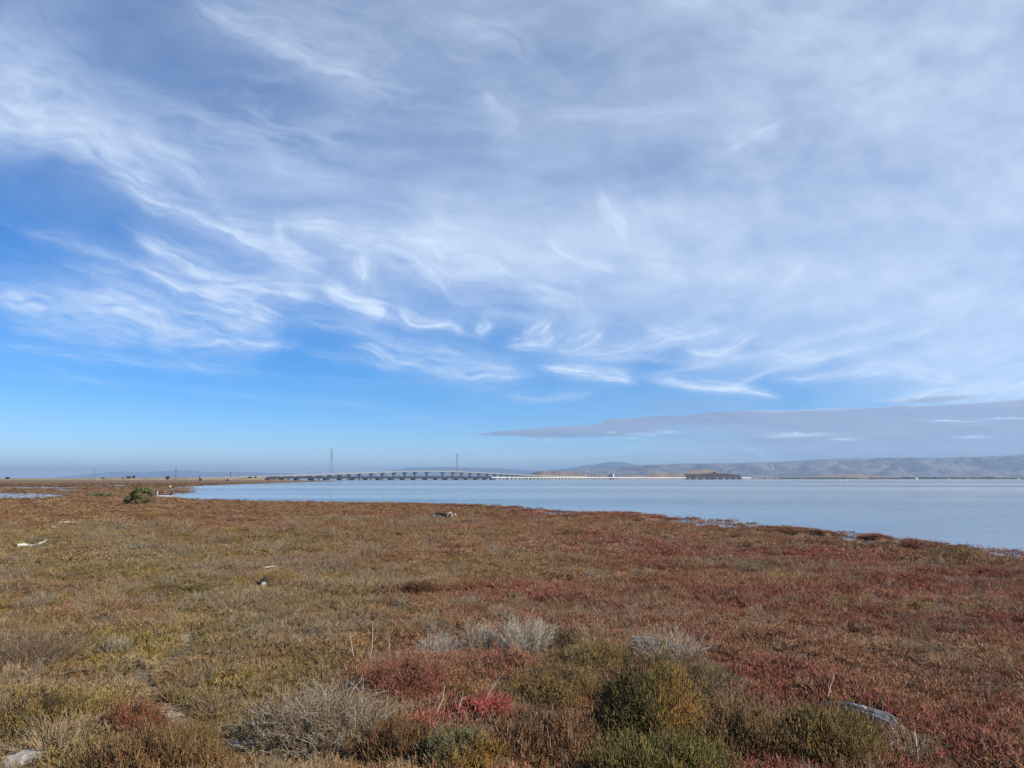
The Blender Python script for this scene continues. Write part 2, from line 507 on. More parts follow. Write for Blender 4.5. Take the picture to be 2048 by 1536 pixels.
# ------------------------------------------------------------------ water
def make_water():
    me = fast_mesh("water", [(-12000, -12000, WATER_Z), (14000, -12000, WATER_Z), (14000, 14000, WATER_Z), (-12000, 14000, WATER_Z)], quads=[(0, 1, 2, 3)])
    m, nt, b = nmat("bay_water")
    L = nt.links.new
    tc = nt.nodes.new("ShaderNodeTexCoord")
    # ripples
    mp = nt.nodes.new("ShaderNodeMapping"); mp.inputs["Scale"].default_value = (0.55, 1.6, 1); mp.inputs["Rotation"].default_value = (0, 0, math.radians(-12))
    n1 = nt.nodes.new("ShaderNodeTexNoise"); n1.inputs["Scale"].default_value = 1.6; n1.inputs["Detail"].default_value = 4
    n2 = nt.nodes.new("ShaderNodeTexNoise"); n2.inputs["Scale"].default_value = 0.22; n2.inputs["Detail"].default_value = 3
    ad = nt.nodes.new("ShaderNodeMath"); ad.operation = 'MULTIPLY_ADD'; ad.inputs[1].default_value = 9.0
    L(tc.outputs["Object"], mp.inputs["Vector"]); L(mp.outputs[0], n1.inputs["Vector"]); L(mp.outputs[0], n2.inputs["Vector"])
    L(n2.outputs["Fac"], ad.inputs[0]); L(n1.outputs["Fac"], ad.inputs[2])
    # wind lanes: long bands of calm and ruffled water
    mp2 = nt.nodes.new("ShaderNodeMapping"); mp2.inputs["Scale"].default_value = (0.0011, 0.0085, 1); mp2.inputs["Rotation"].default_value = (0, 0, math.radians(8))
    n3 = nt.nodes.new("ShaderNodeTexNoise"); n3.inputs["Scale"].default_value = 1.0; n3.inputs["Detail"].default_value = 9; n3.inputs["Roughness"].default_value = 0.68
    L(tc.outputs["Object"], mp2.inputs["Vector"]); L(mp2.outputs[0], n3.inputs["Vector"])
    lane = nt.nodes.new("ShaderNodeMapRange"); lane.inputs["From Min"].default_value = 0.44; lane.inputs["From Max"].default_value = 0.56
    L(n3.outputs["Fac"], lane.inputs["Value"])
    st = nt.nodes.new("ShaderNodeMapRange"); st.inputs["To Min"].default_value = 0.08; st.inputs["To Max"].default_value = 0.5
    L(lane.outputs[0], st.inputs["Value"])
    bp = nt.nodes.new("ShaderNodeBump"); bp.inputs["Distance"].default_value = 0.05
    L(st.outputs[0], bp.inputs["Strength"]); L(ad.outputs[0], bp.inputs["Height"]); L(bp.outputs["Normal"], b.inputs["Normal"])
    ro = nt.nodes.new("ShaderNodeMapRange"); ro.inputs["To Min"].default_value = 0.08; ro.inputs["To Max"].default_value = 0.26
    L(lane.outputs[0], ro.inputs["Value"]); L(ro.outputs[0], b.inputs["Roughness"])
    # silt
    mp3 = nt.nodes.new("ShaderNodeMapping"); mp3.inputs["Scale"].default_value = (0.0008, 0.006, 1)
    n4 = nt.nodes.new("ShaderNodeTexNoise"); n4.inputs["Scale"].default_value = 1.0; n4.inputs["Detail"].default_value = 7
    rp = nt.nodes.new("ShaderNodeValToRGB")
    rp.color_ramp.elements[0].position = 0.4; rp.color_ramp.elements[1].position = 0.62
    rp.color_ramp.elements[0].color = (0.10, 0.13, 0.15, 1); rp.color_ramp.elements[1].color = (0.38, 0.37, 0.33, 1)
    L(tc.outputs["Object"], mp3.inputs["Vector"]); L(mp3.outputs[0], n4.inputs["Vector"]); L(n4.outputs["Fac"], rp.inputs["Fac"])
    L(rp.outputs["Color"], b.inputs["Base Color"])
    b.inputs["IOR"].default_value = 1.33
    me.materials.append(m)
    tag(put(bpy.data.objects.new("water", me)), kind="structure")

make_water()

# ------------------------------------------------------------------ hills
def hill_mat(name, grass, wood, scale, lo=0.5, hi=0.62):
    m, nt, b = nmat(name)
    L = nt.links.new
    tc = nt.nodes.new("ShaderNodeTexCoord")
    n = nt.nodes.new("ShaderNodeTexNoise"); n.inputs["Scale"].default_value = scale; n.inputs["Detail"].default_value = 8; n.inputs["Roughness"].default_value = 0.65
    rp = nt.nodes.new("ShaderNodeValToRGB")
    rp.color_ramp.elements[0].position = lo; rp.color_ramp.elements[1].position = hi
    rp.color_ramp.elements[0].color = (*grass, 1); rp.color_ramp.elements[1].color = (*wood, 1)
    L(tc.outputs["Object"], n.inputs["Vector"]); L(n.outputs["Fac"], rp.inputs["Fac"]); L(rp.outputs["Color"], b.inputs["Base Color"])
    b.inputs["Roughness"].default_value = 0.95; b.inputs["Specular IOR Level"].default_value = 0.05
    return m

def make_hills(name, crest, Y0, Y1, Yback, mat, gully, seed, step=3.0, rows=70, base=0.0, sharp=1.0):
    """a ridge whose crest is seen along the given skyline; foot at Y0, crest about Y1, back foot at Yback"""
    cx = np.array([c[0] for c in crest], float); cy = np.array([c[1] for c in crest], float)
    px = np.arange(cx[0], cx[-1] + step, step)
    py = np.interp(px, cx, cy) + (fbm(px / 22.0, px * 0, seed + 70, 4, 0.6) - 0.5) * (2.2 if gully > 500 else 0.8) * np.clip((HOR - np.interp(px, cx, cy)) / 14, 0, 1)
    elev = (HOR - py) / F                                   # tangent of the crest's elevation
    u = (px - 1024) / F
    s = np.concatenate([np.linspace(0, 1, rows), 1 + np.linspace(0.05, 1, 14)])
    verts = []
    U, S = np.meshgrid(u, s)
    Yc = np.where(S <= 1, Y0 + (Y1 - Y0) * S, Y1 + (Yback - Y1) * (S - 1))
    X = U * Yc
    Hc = np.maximum(np.broadcast_to(elev, U.shape) * Y1 + CAMH, base + 1)
    up = np.where(S <= 1, np.clip(S, 0, 1) ** 0.85, np.clip(2 - S, 0, 1))
    g1 = np.abs(fbm(X / gully + 1.3 * fbm(X / gully, Yc / gully, seed + 9, 3), Yc / (gully * 2.4), seed, 5) - 0.5) * 2      # ridged: spurs and gullies
    g2 = fbm(X / (gully * 0.35), Yc / (gully * 0.6), seed + 5, 4)
    env = np.sin(np.clip(S, 0, 1) * math.pi) ** 0.7
    z = base - 2 + (Hc - base + 2) * up
    z = z + env * Hc * (0.75 * (g1 - 0.22) * sharp + 0.34 * (g2 - 0.5))
    lim = CAMH + (Hc - CAMH) * Yc / Y1 * 0.985                # spurs stay below the skyline
    z = np.where(S < 0.995, np.minimum(z, np.maximum(lim, base - 1)), z)
    z = np.maximum(z, base - 2)
    nr, na = U.shape
    idx = np.arange(nr * na).reshape(nr, na)
    q = np.stack([idx[:-1, :-1], idx[:-1, 1:], idx[1:, 1:], idx[1:, :-1]], -1).reshape(-1, 4)
    me = fast_mesh(name, np.stack([X, Yc, z], -1).reshape(-1, 3), quads=q, smooth=True)
    me.materials.append(mat)
    o = put(bpy.data.objects.new(name, me))
    tag(o, kind="structure")
    return o

HM_FAR = hill_mat("far_grass_hills", (0.25, 0.185, 0.165), (0.075, 0.072, 0.065), 0.0016, 0.46, 0.58)
HM_BLUE = hill_mat("wooded_range", (0.09, 0.10, 0.06), (0.05, 0.07, 0.045), 0.0005)
HM_NEAR = hill_mat("dry_grass_hills", (0.235, 0.165, 0.105), (0.07, 0.065, 0.045), 0.006, 0.55, 0.68)

make_hills("hills", [(1020, 951), (1060, 947), (1100, 944), (1150, 940), (1200, 934), (1240, 933), (1290, 930), (1350, 928), (1450, 927), (1530, 925),
                     (1600, 922), (1640, 918.5), (1720, 917.5), (1800, 915), (1850, 916.5), (1900, 915.5), (1950, 914), (2000, 912), (2048, 908.5),
                     (2150, 904), (2300, 908), (2500, 903), (2800, 912), (3300, 930)], 12500, 17500, 20000, HM_FAR, 750, 21, sharp=1.5, rows=120)
make_hills("hills", [(980, 950), (1100, 941), (1150, 935), (1190, 929), (1212, 924.5), (1228, 923), (1245, 925), (1275, 930), (1330, 934), (1450, 940)],
           30000, 34000, 38000, HM_BLUE, 2500, 27, rows=30)
make_hills("hills", [(-900, 948), (-500, 950), (-100, 953), (60, 957), (110, 956), (150, 951.5), (190, 947), (220, 944.5), (255, 943), (290, 945.3), (325, 942.5),
                     (350, 941.4), (390, 941), (420, 944), (480, 944.3), (560, 946), (600, 947.5), (660, 946.5), (760, 943.5), (800, 938.5), (818, 935.3), (850, 934.3),
                     (900, 935), (950, 936), (1000, 937.5), (1040, 940), (1100, 944), (1160, 950)], 36000, 41000, 46000, HM_BLUE, 3000, 33, rows=30)
make_hills("hills", [(1040, 955), (1056, 951), (1068, 945.5), (1078, 942.5), (1086, 941.2), (1096, 942.5), (1103, 944.3), (1112, 942.3), (1122, 942.4), (1136, 943.5),
                     (1148, 946.4), (1158, 945.2), (1166, 947), (1174, 951), (1190, 949.5), (1200, 948.6), (1212, 952), (1240, 953), (1262, 949), (1285, 950.5),
                     (1306, 944), (1322, 945.5), (1345, 945.5), (1360, 945), (1370, 942), (1384, 939.8), (1402, 938.8), (1420, 940), (1434, 944), (1452, 950), (1480, 954),
                     (1560, 954.5), (1625, 952.5), (1652, 950.2), (1690, 948.2), (1705, 947.8), (1730, 949.8), (1755, 951), (1775, 953.6), (1850, 954.2), (1960, 953.8),
                     (2100, 954), (2500, 954), (3000, 955.5)],
           5600, 6300, 6900, HM_NEAR, 170, 43, step=1.5, rows=40, sharp=0.55)

# ------------------------------------------------------------------ clouds
VEIL_X = [-400, 0, 256, 512, 768, 1024, 1280, 1536, 1792, 2048, 2500]
VEIL_Y = [-300, 0, 120, 240, 360, 480, 600, 700, 770, 840, 960]
VEIL = np.array([
    [.40, .36, .32, .40, .42, .45, .56, .62, .66, .66, .66],
    [.38, .34, .28, .36, .44, .44, .56, .63, .67, .67, .68],
    [.42, .36, .26, .30, .44, .44, .50, .60, .70, .70, .70],
    [.60, .52, .42, .27, .33, .50, .52, .58, .70, .76, .76],
    [.22, .12, .30, .42, .44, .52, .53, .60, .68, .78, .78],
    [.12, .10, .14, .32, .48, .58, .70, .74, .75, .78, .78],
    [.16, .14, .10, .14, .24, .38, .62, .76, .78, .80, .80],
    [.10, .08, .07, .07, .10, .16, .30, .50, .68, .78, .80],
    [.05, .04, .03, .03, .04, .07, .10, .16, .38, .66, .72],
    [.03, .03, .02, .02, .02, .03, .05, .06, .08, .16, .20],
    [.0, .0, .0, .0, .0, .0, .0, .0, .0, .0, .0]])

STROKES = [  # points (x, y, half-width), strength
    ([(-60, 190, 50), (10, 235, 46), (120, 270, 34), (215, 320, 22), (290, 368, 13), (325, 388, 7)], .62),
    ([(20, 190, 40), (140, 230, 28), (260, 270, 22), (350, 330, 14), (440, 400, 8)], .35),
    ([(-40, 60, 30), (30, 120, 34), (50, 160, 30)], .25),
    ([(230, 350, 8), (320, 410, 11), (410, 447, 14), (480, 470, 15), (550, 500, 17), (610, 524, 14), (640, 520, 8)], .66),
    ([(380, 0, 14), (420, 30, 18), (520, 75, 22), (610, 118, 26), (700, 158, 26), (800, 186, 16)], .34),
    ([(255, 525, 6), (330, 562, 11), (420, 598, 18), (490, 625, 20), (535, 642, 13), (562, 655, 6)], .74),
    ([(250, 460, 8), (330, 508, 9), (390, 546, 11), (455, 570, 13), (520, 578, 13), (580, 585, 16), (636, 603, 12)], .66),
    ([(-40, 590, 16), (40, 604, 22), (130, 622, 24), (230, 650, 20), (350, 688, 8)], .56),
    ([(120, 585, 14), (230, 615, 20), (300, 640, 20), (340, 675, 18), (430, 684, 17), (500, 690, 15), (585, 695, 7)], .60),
    ([(640, 570, 8), (700, 605, 15), (735, 617, 17), (768, 637, 9)], .78),
    ([(800, 610, 12), (806, 632, 12), (822, 648, 10), (862, 655, 8), (895, 652, 8), (930, 668, 6)], .74),
    ([(945, 652, 10), (960, 662, 9), (985, 650, 7)], .62),
    ([(560, 440, 10), (640, 456, 16), (690, 486, 18), (760, 492, 20), (830, 515, 24), (880, 555, 20), (897, 592, 7)], .62),
    ([(724, 500, 7), (726, 530, 10), (720, 558, 6)], .72),
    ([(700, 520, 10), (724, 545, 8)], .35),
    ([(548, 440, 8), (558, 480, 8), (575, 500, 7), (595, 512, 6)], .6),
    ([(640, 520, 6), (615, 505, 6), (590, 485, 5)], .3),
    ([(780, 470, 26), (880, 490, 40), (980, 530, 40), (1080, 575, 36), (1170, 620, 18)], .46),
    ([(1010, 694, 5), (1060, 692, 7), (1096, 690, 8), (1120, 678, 6)], .66),
    ([(1042, 664, 5), (1060, 672, 9), (1085, 662, 13), (1098, 640, 8)], .58),
    ([(1110, 702, 6), (1160, 694, 12), (1185, 680, 13), (1202, 664, 7)], .5),
    ([(1135, 708, 5), (1210, 710, 8), (1270, 702, 12), (1330, 684, 8), (1400, 668, 8)], .52),
    ([(1362, 698, 5), (1395, 712, 10), (1440, 712, 15), (1480, 690, 12), (1500, 672, 10)], .60),
    ([(1290, 650, 9), (1330, 664, 12), (1375, 676, 9), (1440, 660, 10)], .46),
    ([(1075, 730, 4), (1130, 741, 7), (1190, 750, 9), (1240, 757, 8), (1268, 768, 4)], .85),
    ([(1300, 763, 4), (1370, 771, 5), (1440, 777, 7), (1480, 782, 5), (1550, 799, 3)], .82),
    ([(1270, 760, 5), (1310, 752, 4), (1400, 735, 5), (1500, 716, 5)], .3),
    ([(690, 688, 4), (740, 696, 9), (790, 720, 15), (860, 735, 16), (950, 752, 15), (1050, 752, 9)], .48),
    ([(780, 690, 5), (900, 712, 8), (1040, 745, 6)], .3),
    ([(1000, 792, 6), (1090, 802, 7), (1140, 796, 7), (1190, 786, 4)], .24),
    ([(-20, 690, 6), (90, 700, 6), (190, 715, 8), (250, 722, 6), (340, 732, 6), (500, 745, 5)], .26),
    ([(-20, 750, 4), (240, 768, 4), (480, 790, 4), (720, 812, 4), (940, 856, 3)], .10),
    ([(1505, 690, 8), (1550, 706, 9), (1590, 722, 10), (1640, 716, 8)], .5),
    ([(1440, 780, 3), (1540, 745, 5), (1640, 720, 6), (1760, 688, 6), (1900, 650, 6)], .42),
    ([(1460, 725, 3), (1560, 700, 5), (1660, 672, 6), (1800, 640, 8)], .36),
    ([(1540, 768, 3), (1640, 755, 6), (1740, 738, 10), (1840, 745, 12), (1930, 770, 12)], .5),
    ([(1700, 760, 6), (1850, 716, 8), (2000, 690, 10)], .35),
    ([(1270, 520, 14), (1330, 540, 18), (1372, 556, 12)], .5),
    ([(1560, 578, 9), (1585, 556, 8), (1606, 530, 5)], .4),
    ([(1080, 478, 5), (1120, 502, 5), (1165, 524, 5), (1230, 542, 4)], .5),
    ([(1200, 640, 8), (1165, 626, 7), (1160, 600, 6)], .3),
    ([(40, 462, 7), (150, 492, 9), (270, 530, 6)], .26), ([(560, 556, 6), (640, 572, 10), (705, 600, 6)], .34), ([(590, 640, 5), (690, 655, 8), (800, 688, 5)], .26),
    ([(470, 470, 8), (560, 520, 10), (650, 552, 7)], .26), ([(600, 705, 4), (700, 716, 6), (820, 742, 5)], .24), ([(180, 556, 5), (300, 596, 8), (420, 640, 6), (520, 668, 4)], .3),
    ([(0, 655, 5), (120, 668, 7), (260, 694, 5)], .22), ([(900, 600, 7), (980, 622, 9), (1060, 640, 6)], .26), ([(1180, 720, 4), (1300, 716, 5), (1420, 740, 4)], .28),
    ([(1750, 806, 5), (1850, 799, 10), (1960, 788, 14), (2080, 766, 22), (2300, 750, 30)], .72),
    ([(900, 40, 18), (1000, 80, 22), (1080, 130, 18)], .2), ([(960, 180, 12), (1010, 240, 16), (1040, 260, 10)], .3),
    ([(1480, 60, 20), (1560, 90, 26), (1650, 70, 18)], .25), ([(1600, 160, 30), (1720, 190, 30), (1900, 170, 30)], .2),
    ([(1200, 380, 18), (1225, 430, 22), (1240, 480, 16)], .45), ([(1450, 300, 14), (1510, 270, 18), (1560, 250, 12)], .3)]
HOLES = [(1435, 642, 26, 9, .22), (1040, 620, 60, 14, .3), (1330, 330, 130, 40, .18), (1130, 120, 120, 40, .22), (1530, 700, 40, 9, .35), (1800, 355, 90, 26, .2), (560, 160, 140, 50, .2),
         (820, 240, 160, 40, .18)]

def grid_interp(px, py):
    gx = np.array(VEIL_X, float); gy = np.array(VEIL_Y, float)
    px = np.clip(px, gx[0], gx[-1] - 1e-3); py = np.clip(py, gy[0], gy[-1] - 1e-3)
    i = np.clip(np.searchsorted(gx, px, side='right') - 1, 0, len(gx) - 2)
    j = np.clip(np.searchsorted(gy, py, side='right') - 1, 0, len(gy) - 2)
    fx = (px - gx[i]) / (gx[i + 1] - gx[i]); fy = (py - gy[j]) / (gy[j + 1] - gy[j])
    fx = fx * fx * (3 - 2 * fx); fy = fy * fy * (3 - 2 * fy)
    return (VEIL[j, i] * (1 - fx) + VEIL[j, i + 1] * fx) * (1 - fy) + (VEIL[j + 1, i] * (1 - fx) + VEIL[j + 1, i + 1] * fx) * fy

def stroke_field(px, py, pts, strength, seed):
    P = np.array(pts, float)
    P[:, 2] *= 1.42
    lo = P[:, :2].min(0) - P[:, 2].max() * 7 - 10; hi = P[:, :2].max(0) + P[:, 2].max() * 7 + 10
    sel = np.nonzero((px > lo[0]) & (px < hi[0]) & (py > lo[1]) & (py < hi[1]))[0]
    if not len(sel): return sel, None
    x = px[sel]; y = py[sel]
    best = np.full(x.shape, 1e9); wid = np.ones(x.shape); cross = np.zeros(x.shape); along = np.zeros(x.shape)
    acc = 0.0
    total = np.hypot(*np.diff(P[:, :2], axis=0).T).sum()
    for i in range(len(P) - 1):
        ax, ay, aw = P[i]; bx, by, bw = P[i + 1]
        vx, vy = bx - ax, by - ay; ln = math.hypot(vx, vy)
        t = np.clip(((x - ax) * vx + (y - ay) * vy) / (ln * ln), 0, 1)
        dx = x - ax - t * vx; dy = y - ay - t * vy
        d = np.hypot(dx, dy)
        cr = (dx * -vy + dy * vx) / ln                    # positive = below the stroke (for a stroke drawn left to right)
        w = aw + (bw - aw) * t
        m = d / w < best
        best = np.where(m, d / w, best); wid = np.where(m, w, wid); cross = np.where(m, cr, cross); along = np.where(m, acc + t * ln, along)
        acc += ln
    k = np.where(cross > 0, best * 1.35, best * 0.72)      # crisp lower edge, trailing upper edge
    fib = fbm(along / 55.0 + cross / 40.0, cross / (wid * 0.42) + 2.2 * fbm(along / 60.0, cross / (wid * 1.2), seed + 3, 2), seed, 4)
    ends = np.clip(along / (0.18 * total + 1e-6), 0, 1) * np.clip((total - along) / (0.10 * total + 1e-6), 0.25, 1)
    core = np.exp(-k ** 1.35)
    halo = np.exp(-(k * 0.5) ** 1.8)
    return sel, strength * (0.80 * core * np.clip(0.12 + 1.55 * fib, 0, 1.25) + 0.20 * halo * np.clip(1.7 * fib - 0.05, 0, 1.2)) * (0.2 + 0.8 * ends)

def direction_grid(az, el):
    A, E = np.meshgrid(np.radians(az), np.radians(el))
    dx = np.sin(A) * np.cos(E); dy = np.cos(A) * np.cos(E); dz = np.sin(E)
    return dx, dy, dz

def dir_to_px(dx, dy, dz):
    fw = dy * CP + dz * SP; up = -dy * SP + dz * CP
    ok = fw > 0.12
    fw = np.where(ok, fw, 0.12)
    return 1024 + F * dx / fw, 768 - F * up / fw

def cloud_mat(name, bright, shade):
    m = bpy.data.materials.new(name); m.use_nodes = True
    nt = m.node_tree; L = nt.links.new
    nt.nodes.remove(nt.nodes["Principled BSDF"])
    out = nt.nodes["Material Output"]
    d = nt.nodes.new("ShaderNodeAttribute"); d.attribute_name = "dens"
    w = nt.nodes.new("ShaderNodeAttribute"); w.attribute_name = "thick"
    mc = nt.nodes.new("ShaderNodeMix"); mc.data_type = 'RGBA'
    mc.inputs[6].default_value = (*bright, 1); mc.inputs[7].default_value = (*shade, 1)
    L(w.outputs["Fac"], mc.inputs["Factor"])
    tr = nt.nodes.new("ShaderNodeBsdfTranslucent"); L(mc.outputs[2], tr.inputs["Color"])
    tp = nt.nodes.new("ShaderNodeBsdfTransparent")
    mx = nt.nodes.new("ShaderNodeMixShader")
    L(d.outputs["Fac"], mx.inputs[0]); L(tp.outputs[0], mx.inputs[1]); L(tr.outputs[0], mx.inputs[2])
    L(mx.outputs[0], out.inputs["Surface"])
    return m

def sheet(name, dx, dy, dz, H, dens, thick, mat):
    t = H / dz
    v = np.stack([dx * t, dy * t, np.full(dx.shape, H)], -1).reshape(-1, 3)
    nr, na = dx.shape
    idx = np.arange(nr * na).reshape(nr, na)
    q = np.stack([idx[:-1, :-1], idx[:-1, 1:], idx[1:, 1:], idx[1:, :-1]], -1).reshape(-1, 4)
    keep = dens.reshape(-1)[q].max(1) > 0.004
    q = q[keep]
    used = np.unique(q); remap = np.full(nr * na, -1); remap[used] = np.arange(len(used))
    me = fast_mesh(name, v[used], quads=remap[q], smooth=True)
    float_attr(me, "dens", dens.reshape(-1)[used]); float_attr(me, "thick", thick.reshape(-1)[used])
    me.materials.append(mat)
    o = put(bpy.data.objects.new(name, me))
    return o

def make_cirrus():
    az = np.concatenate([np.arange(-180, -38, 2.0), np.arange(-38, 38, 0.092), np.arange(38, 180.1, 2.0)])
    el = np.concatenate([np.arange(2.6, 10, 0.065), np.arange(10, 36, 0.09), np.arange(36, 40, 0.5), np.arange(40, 88, 1.6), [89.5]])
    dx, dy, dz = direction_grid(az, el)
    shp = dx.shape
    px, py = dir_to_px(dx, dy, dz)
    px = np.clip(px, -2500, 4500).ravel(); py = np.clip(py, -2500, 1000).ravel()
    # streaks that run along the upper wind, in the plane of the cloud
    qx = (dx / dz).ravel(); qy = (dy / dz).ravel()
    va = math.radians(9.0)
    s = qx * math.sin(va) + qy * math.cos(va); t = qx * math.cos(va) - qy * math.sin(va)
    wr = fbm(s * 0.55, t * 0.8, 5, 3) - 0.5
    # the wind bends over the bay: streaks fall to the right in the west and rise to the right in the east
    psi = py - 0.45 * (px - px * px / 2300.0)
    wq = fbm(px / 240, py / 150, 6, 4) - 0.5
    T = 9.0 * np.log(np.clip(985 - psi, 25, 4000)) + 1.1 * wq; S_ = px / 300.0 + 0.9 * wq
    front = sstep(0.2, 0.5, dy.ravel())
    fib = fbm(T * 0.9, S_, 1, 6, 0.6) * front + fbm(t * 3.4 + 2.2 * wr, s * 0.7 + 0.8 * wr, 1, 6, 0.56) * (1 - front)
    fine = fbm(T * 3.1, S_ * 2.0, 21, 5, 0.6) * front + 0.5 * (1 - front)
    soft = fbm(t * 1.3 + 1.0 * wr, s * 0.6, 8, 4)
    mott = fbm(px / 95.0 + 2 * wr, py / 60.0, 15, 5, 0.55)
    w1x = (fbm(px / 120, py / 90, 101, 3) - 0.5) * 90; w1y = (fbm(px / 120, py / 90, 111, 3) - 0.5) * 70
    veil = grid_interp(px + w1x, py + w1y)
    right = sstep(900, 1700, px)
    D = veil * (0.55 + 0.9 * (0.6 * fib + 0.4 * soft - 0.02)) * (1 - 0.6 * right) + veil * right * 0.62 * (0.75 + 0.5 * mott)
    D = D + veil * (mott - 0.5) * 0.25
    D = D * (0.94 - 0.16 * (1 - 0.75 * right) + 0.36 * (1 - 0.75 * right) * (fine - 0.0) - 0.02) * (1 - 0.12 * sstep(1300, 1800, px) - 0.14 * sstep(900, 300, px) * sstep(330, 120, py))
    wisp = sstep(0.48, 0.86, fbm(T * 1.7, S_ * 1.2, 25, 5, 0.6))
    gate = sstep(0.35, 0.75, fbm(px / 210, py / 110, 27, 3)) * sstep(800, 700, py)
    D = 1 - (1 - np.clip(D, 0, 1)) * (1 - 0.30 * wisp * gate * (1 - 0.6 * sstep(1100, 1700, px)))
    w2x = (fbm(px / 60, py / 42, 121, 6, 0.5) - 0.5) * 20; w2y = (fbm(px / 60, py / 42, 131, 6, 0.5) - 0.5) * 14
    sx = px + w2x; sy = py + w2y
    for k, (pts, st) in enumerate(STROKES):
        sel, c = stroke_field(sx, sy, pts, st, 200 + 7 * k)
        if c is not None and len(sel):
            c = c * (0.82 + 0.22 * sstep(0.3, 0.62, fib[sel]) + 0.7 * (fine[sel] - 0.48))
            D[sel] = 1 - (1 - np.clip(D[sel], 0, 1)) * (1 - np.clip(c, 0, 0.95))
    for (hx, hy, wx, wy, st) in HOLES:
        e = ((sx - hx) / wx) ** 2 + ((sy - hy) / wy) ** 2
        D = D * (1 - st * np.exp(-e))
    behind = 1 - sstep(-0.05, 0.35, dy.ravel())
    D = D * (1 - behind) + behind * 0.35 * sstep(0.42, 0.7, 0.6 * fib + 0.4 * soft)
    D = np.clip(D, 0, 0.93) * sstep(2.6, 4.5, np.degrees(np.arcsin(dz)).ravel())
    o = sheet("cirrus_cloud", dx, dy, dz, 8000.0, D.reshape(shp), np.zeros(shp), cloud_mat("cirrus_ice", (0.68, 0.78, 0.845), (0.6, 0.66, 0.8)))
    tag(o, "thin white streaks and veils of high cirrus cloud across the blue sky", "cloud", kind="stuff")

def make_bank():
    az = np.concatenate([np.arange(-6, 41, 0.08), np.arange(41, 75, 0.8)])
    el = np.concatenate([np.arange(0.75, 7.4, 0.05)])
    dx, dy, dz = direction_grid(az, el)
    px, py = dir_to_px(dx, dy, dz)
    shp = px.shape; px = px.ravel(); py = py.ravel()
    px = np.clip(px, -1000, 5000)
    wob = (fbm(px / 60, py / 14, 5, 4) - 0.5) * 7
    yy = py + wob
    top = np.interp(px, [950, 1050, 1200, 1215, 1300, 1400, 1480, 1600, 1750, 1900, 2048, 2400, 4000], [867, 857, 848, 838, 833, 826, 822, 818, 814, 807, 797, 780, 760])
    bot = np.interp(px, [950, 1000, 1120, 1250, 1350, 1450, 1550, 1650], [867, 872, 876, 873, 866, 880, 930, 1000])
    soft = 4 + 40 * sstep(1250, 1420, px)
    body = sstep(-1.5, 2.0, yy - top) * sstep(-0.75, 1.0, (bot - yy) / soft)
    low = sstep(-6, 8, yy - bot) * sstep(1000, 1450, px) * (0.45 + 0.45 * sstep(1100, 1900, px)) * (0.55 + 0.7 * fbm(px / 130, yy / 14, 9, 4))
    haze2 = sstep(1250, 1330, px) * sstep(1330 + 330, 1280, px) * np.exp(-((yy - 812) / 16) ** 2) * 0.32
    body = body * (1 - 0.4 * sstep(862, 945, yy))
    dens = np.clip(body * (0.74 + 0.22 * fbm(px / 150, yy / 12, 19, 4)) + low * 0.72 + haze2, 0, 0.9)
    lens = np.exp(-(((px - 1870) / 75) ** 2 + ((yy - 798 + (px - 1870) * 0.06) / 6.0) ** 2) ** 2)
    dens = np.maximum(dens, lens * 0.75)
    thick = np.ones(px.shape)  # the bank's shaded underside is put into its colour through this mask
    rim = np.exp(-((yy - top) / 2.5) ** 2) * sstep(1450, 1560, px) * 0.7
    thick = thick - rim
    for (cx, cy, wx, hh, s) in [(1095, 884, 28, 7, .55), (1222, 866, 9, 4, .5), (1295, 871, 34, 8, .7), (1338, 867, 26, 8, .8), (1262, 879, 30, 6, .5), (1598, 871, 60, 8, .75),
                             (1560, 874, 40, 6, .5), (1690, 880, 28, 6, .4), (1945, 876, 36, 8, .6), (1268, 893, 14, 5, .3), (1905, 843, 60, 3, .35), (2020, 838, 50, 3, .4)]:
        b = (fbm(px / 9, py / 6, 77, 4) - 0.5) * 5 + (fbm(px / 24, py / 40, 87, 2) - 0.5) * 6
        e = np.exp(-(((px - cx) / wx) ** 2) * 1.2) * sstep(-hh, -hh * 0.35, (py + b) - cy) * sstep(hh * 0.45, -hh * 0.2, (py + b * 0.3) - cy)
        dens = np.maximum(dens, e * s); thick = np.minimum(thick, 1 - e * 0.95)
    for (cx, cy, wx, hh, s) in [(935, 905, 8, 2, .2), (790, 912, 10, 2.5, .18), (1020, 896, 6, 1.8, .18), (950, 908, 5, 1.4, .15), (1010, 897, 4, 1.5, .2)]:
        dens = np.maximum(dens, s * np.exp(-((px - cx) / wx) ** 2 - ((yy - cy) / hh) ** 2))
    o = sheet("cloud_bank", dx, dy, dz, 1900.0, dens.reshape(shp), np.clip(thick, 0, 1).reshape(shp), cloud_mat("stratus_vapour", (0.74, 0.80, 0.88), (0.37, 0.40, 0.485)))
    tag(o, "low mauve grey cloud bank with small white puffs above the far hills", "cloud", kind="stuff")

make_cirrus()
make_bank()

# ------------------------------------------------------------------ haze
def make_haze(density):
    mb = MB()
    mb.box((0, 0, 399), (124000, 124000, 804))
    o = mb.build("haze", bpy.data.materials.new("haze_air"))
    m = o.data.materials[0]; m.use_nodes = True
    nt = m.node_tree
    nt.nodes.remove(nt.nodes["Principled BSDF"])
    pv = nt.nodes.new("ShaderNodeVolumePrincipled")
    pv.inputs["Color"].default_value = (0.51, 0.72, 1.0, 1)
    pv.inputs["Density"].default_value = density
    pv.inputs["Anisotropy"].default_value = 0.1
    nt.links.new(pv.outputs[0], nt.nodes["Material Output"].inputs["Volume"])
    tag(o, kind="stuff")

make_haze(4.3e-5)

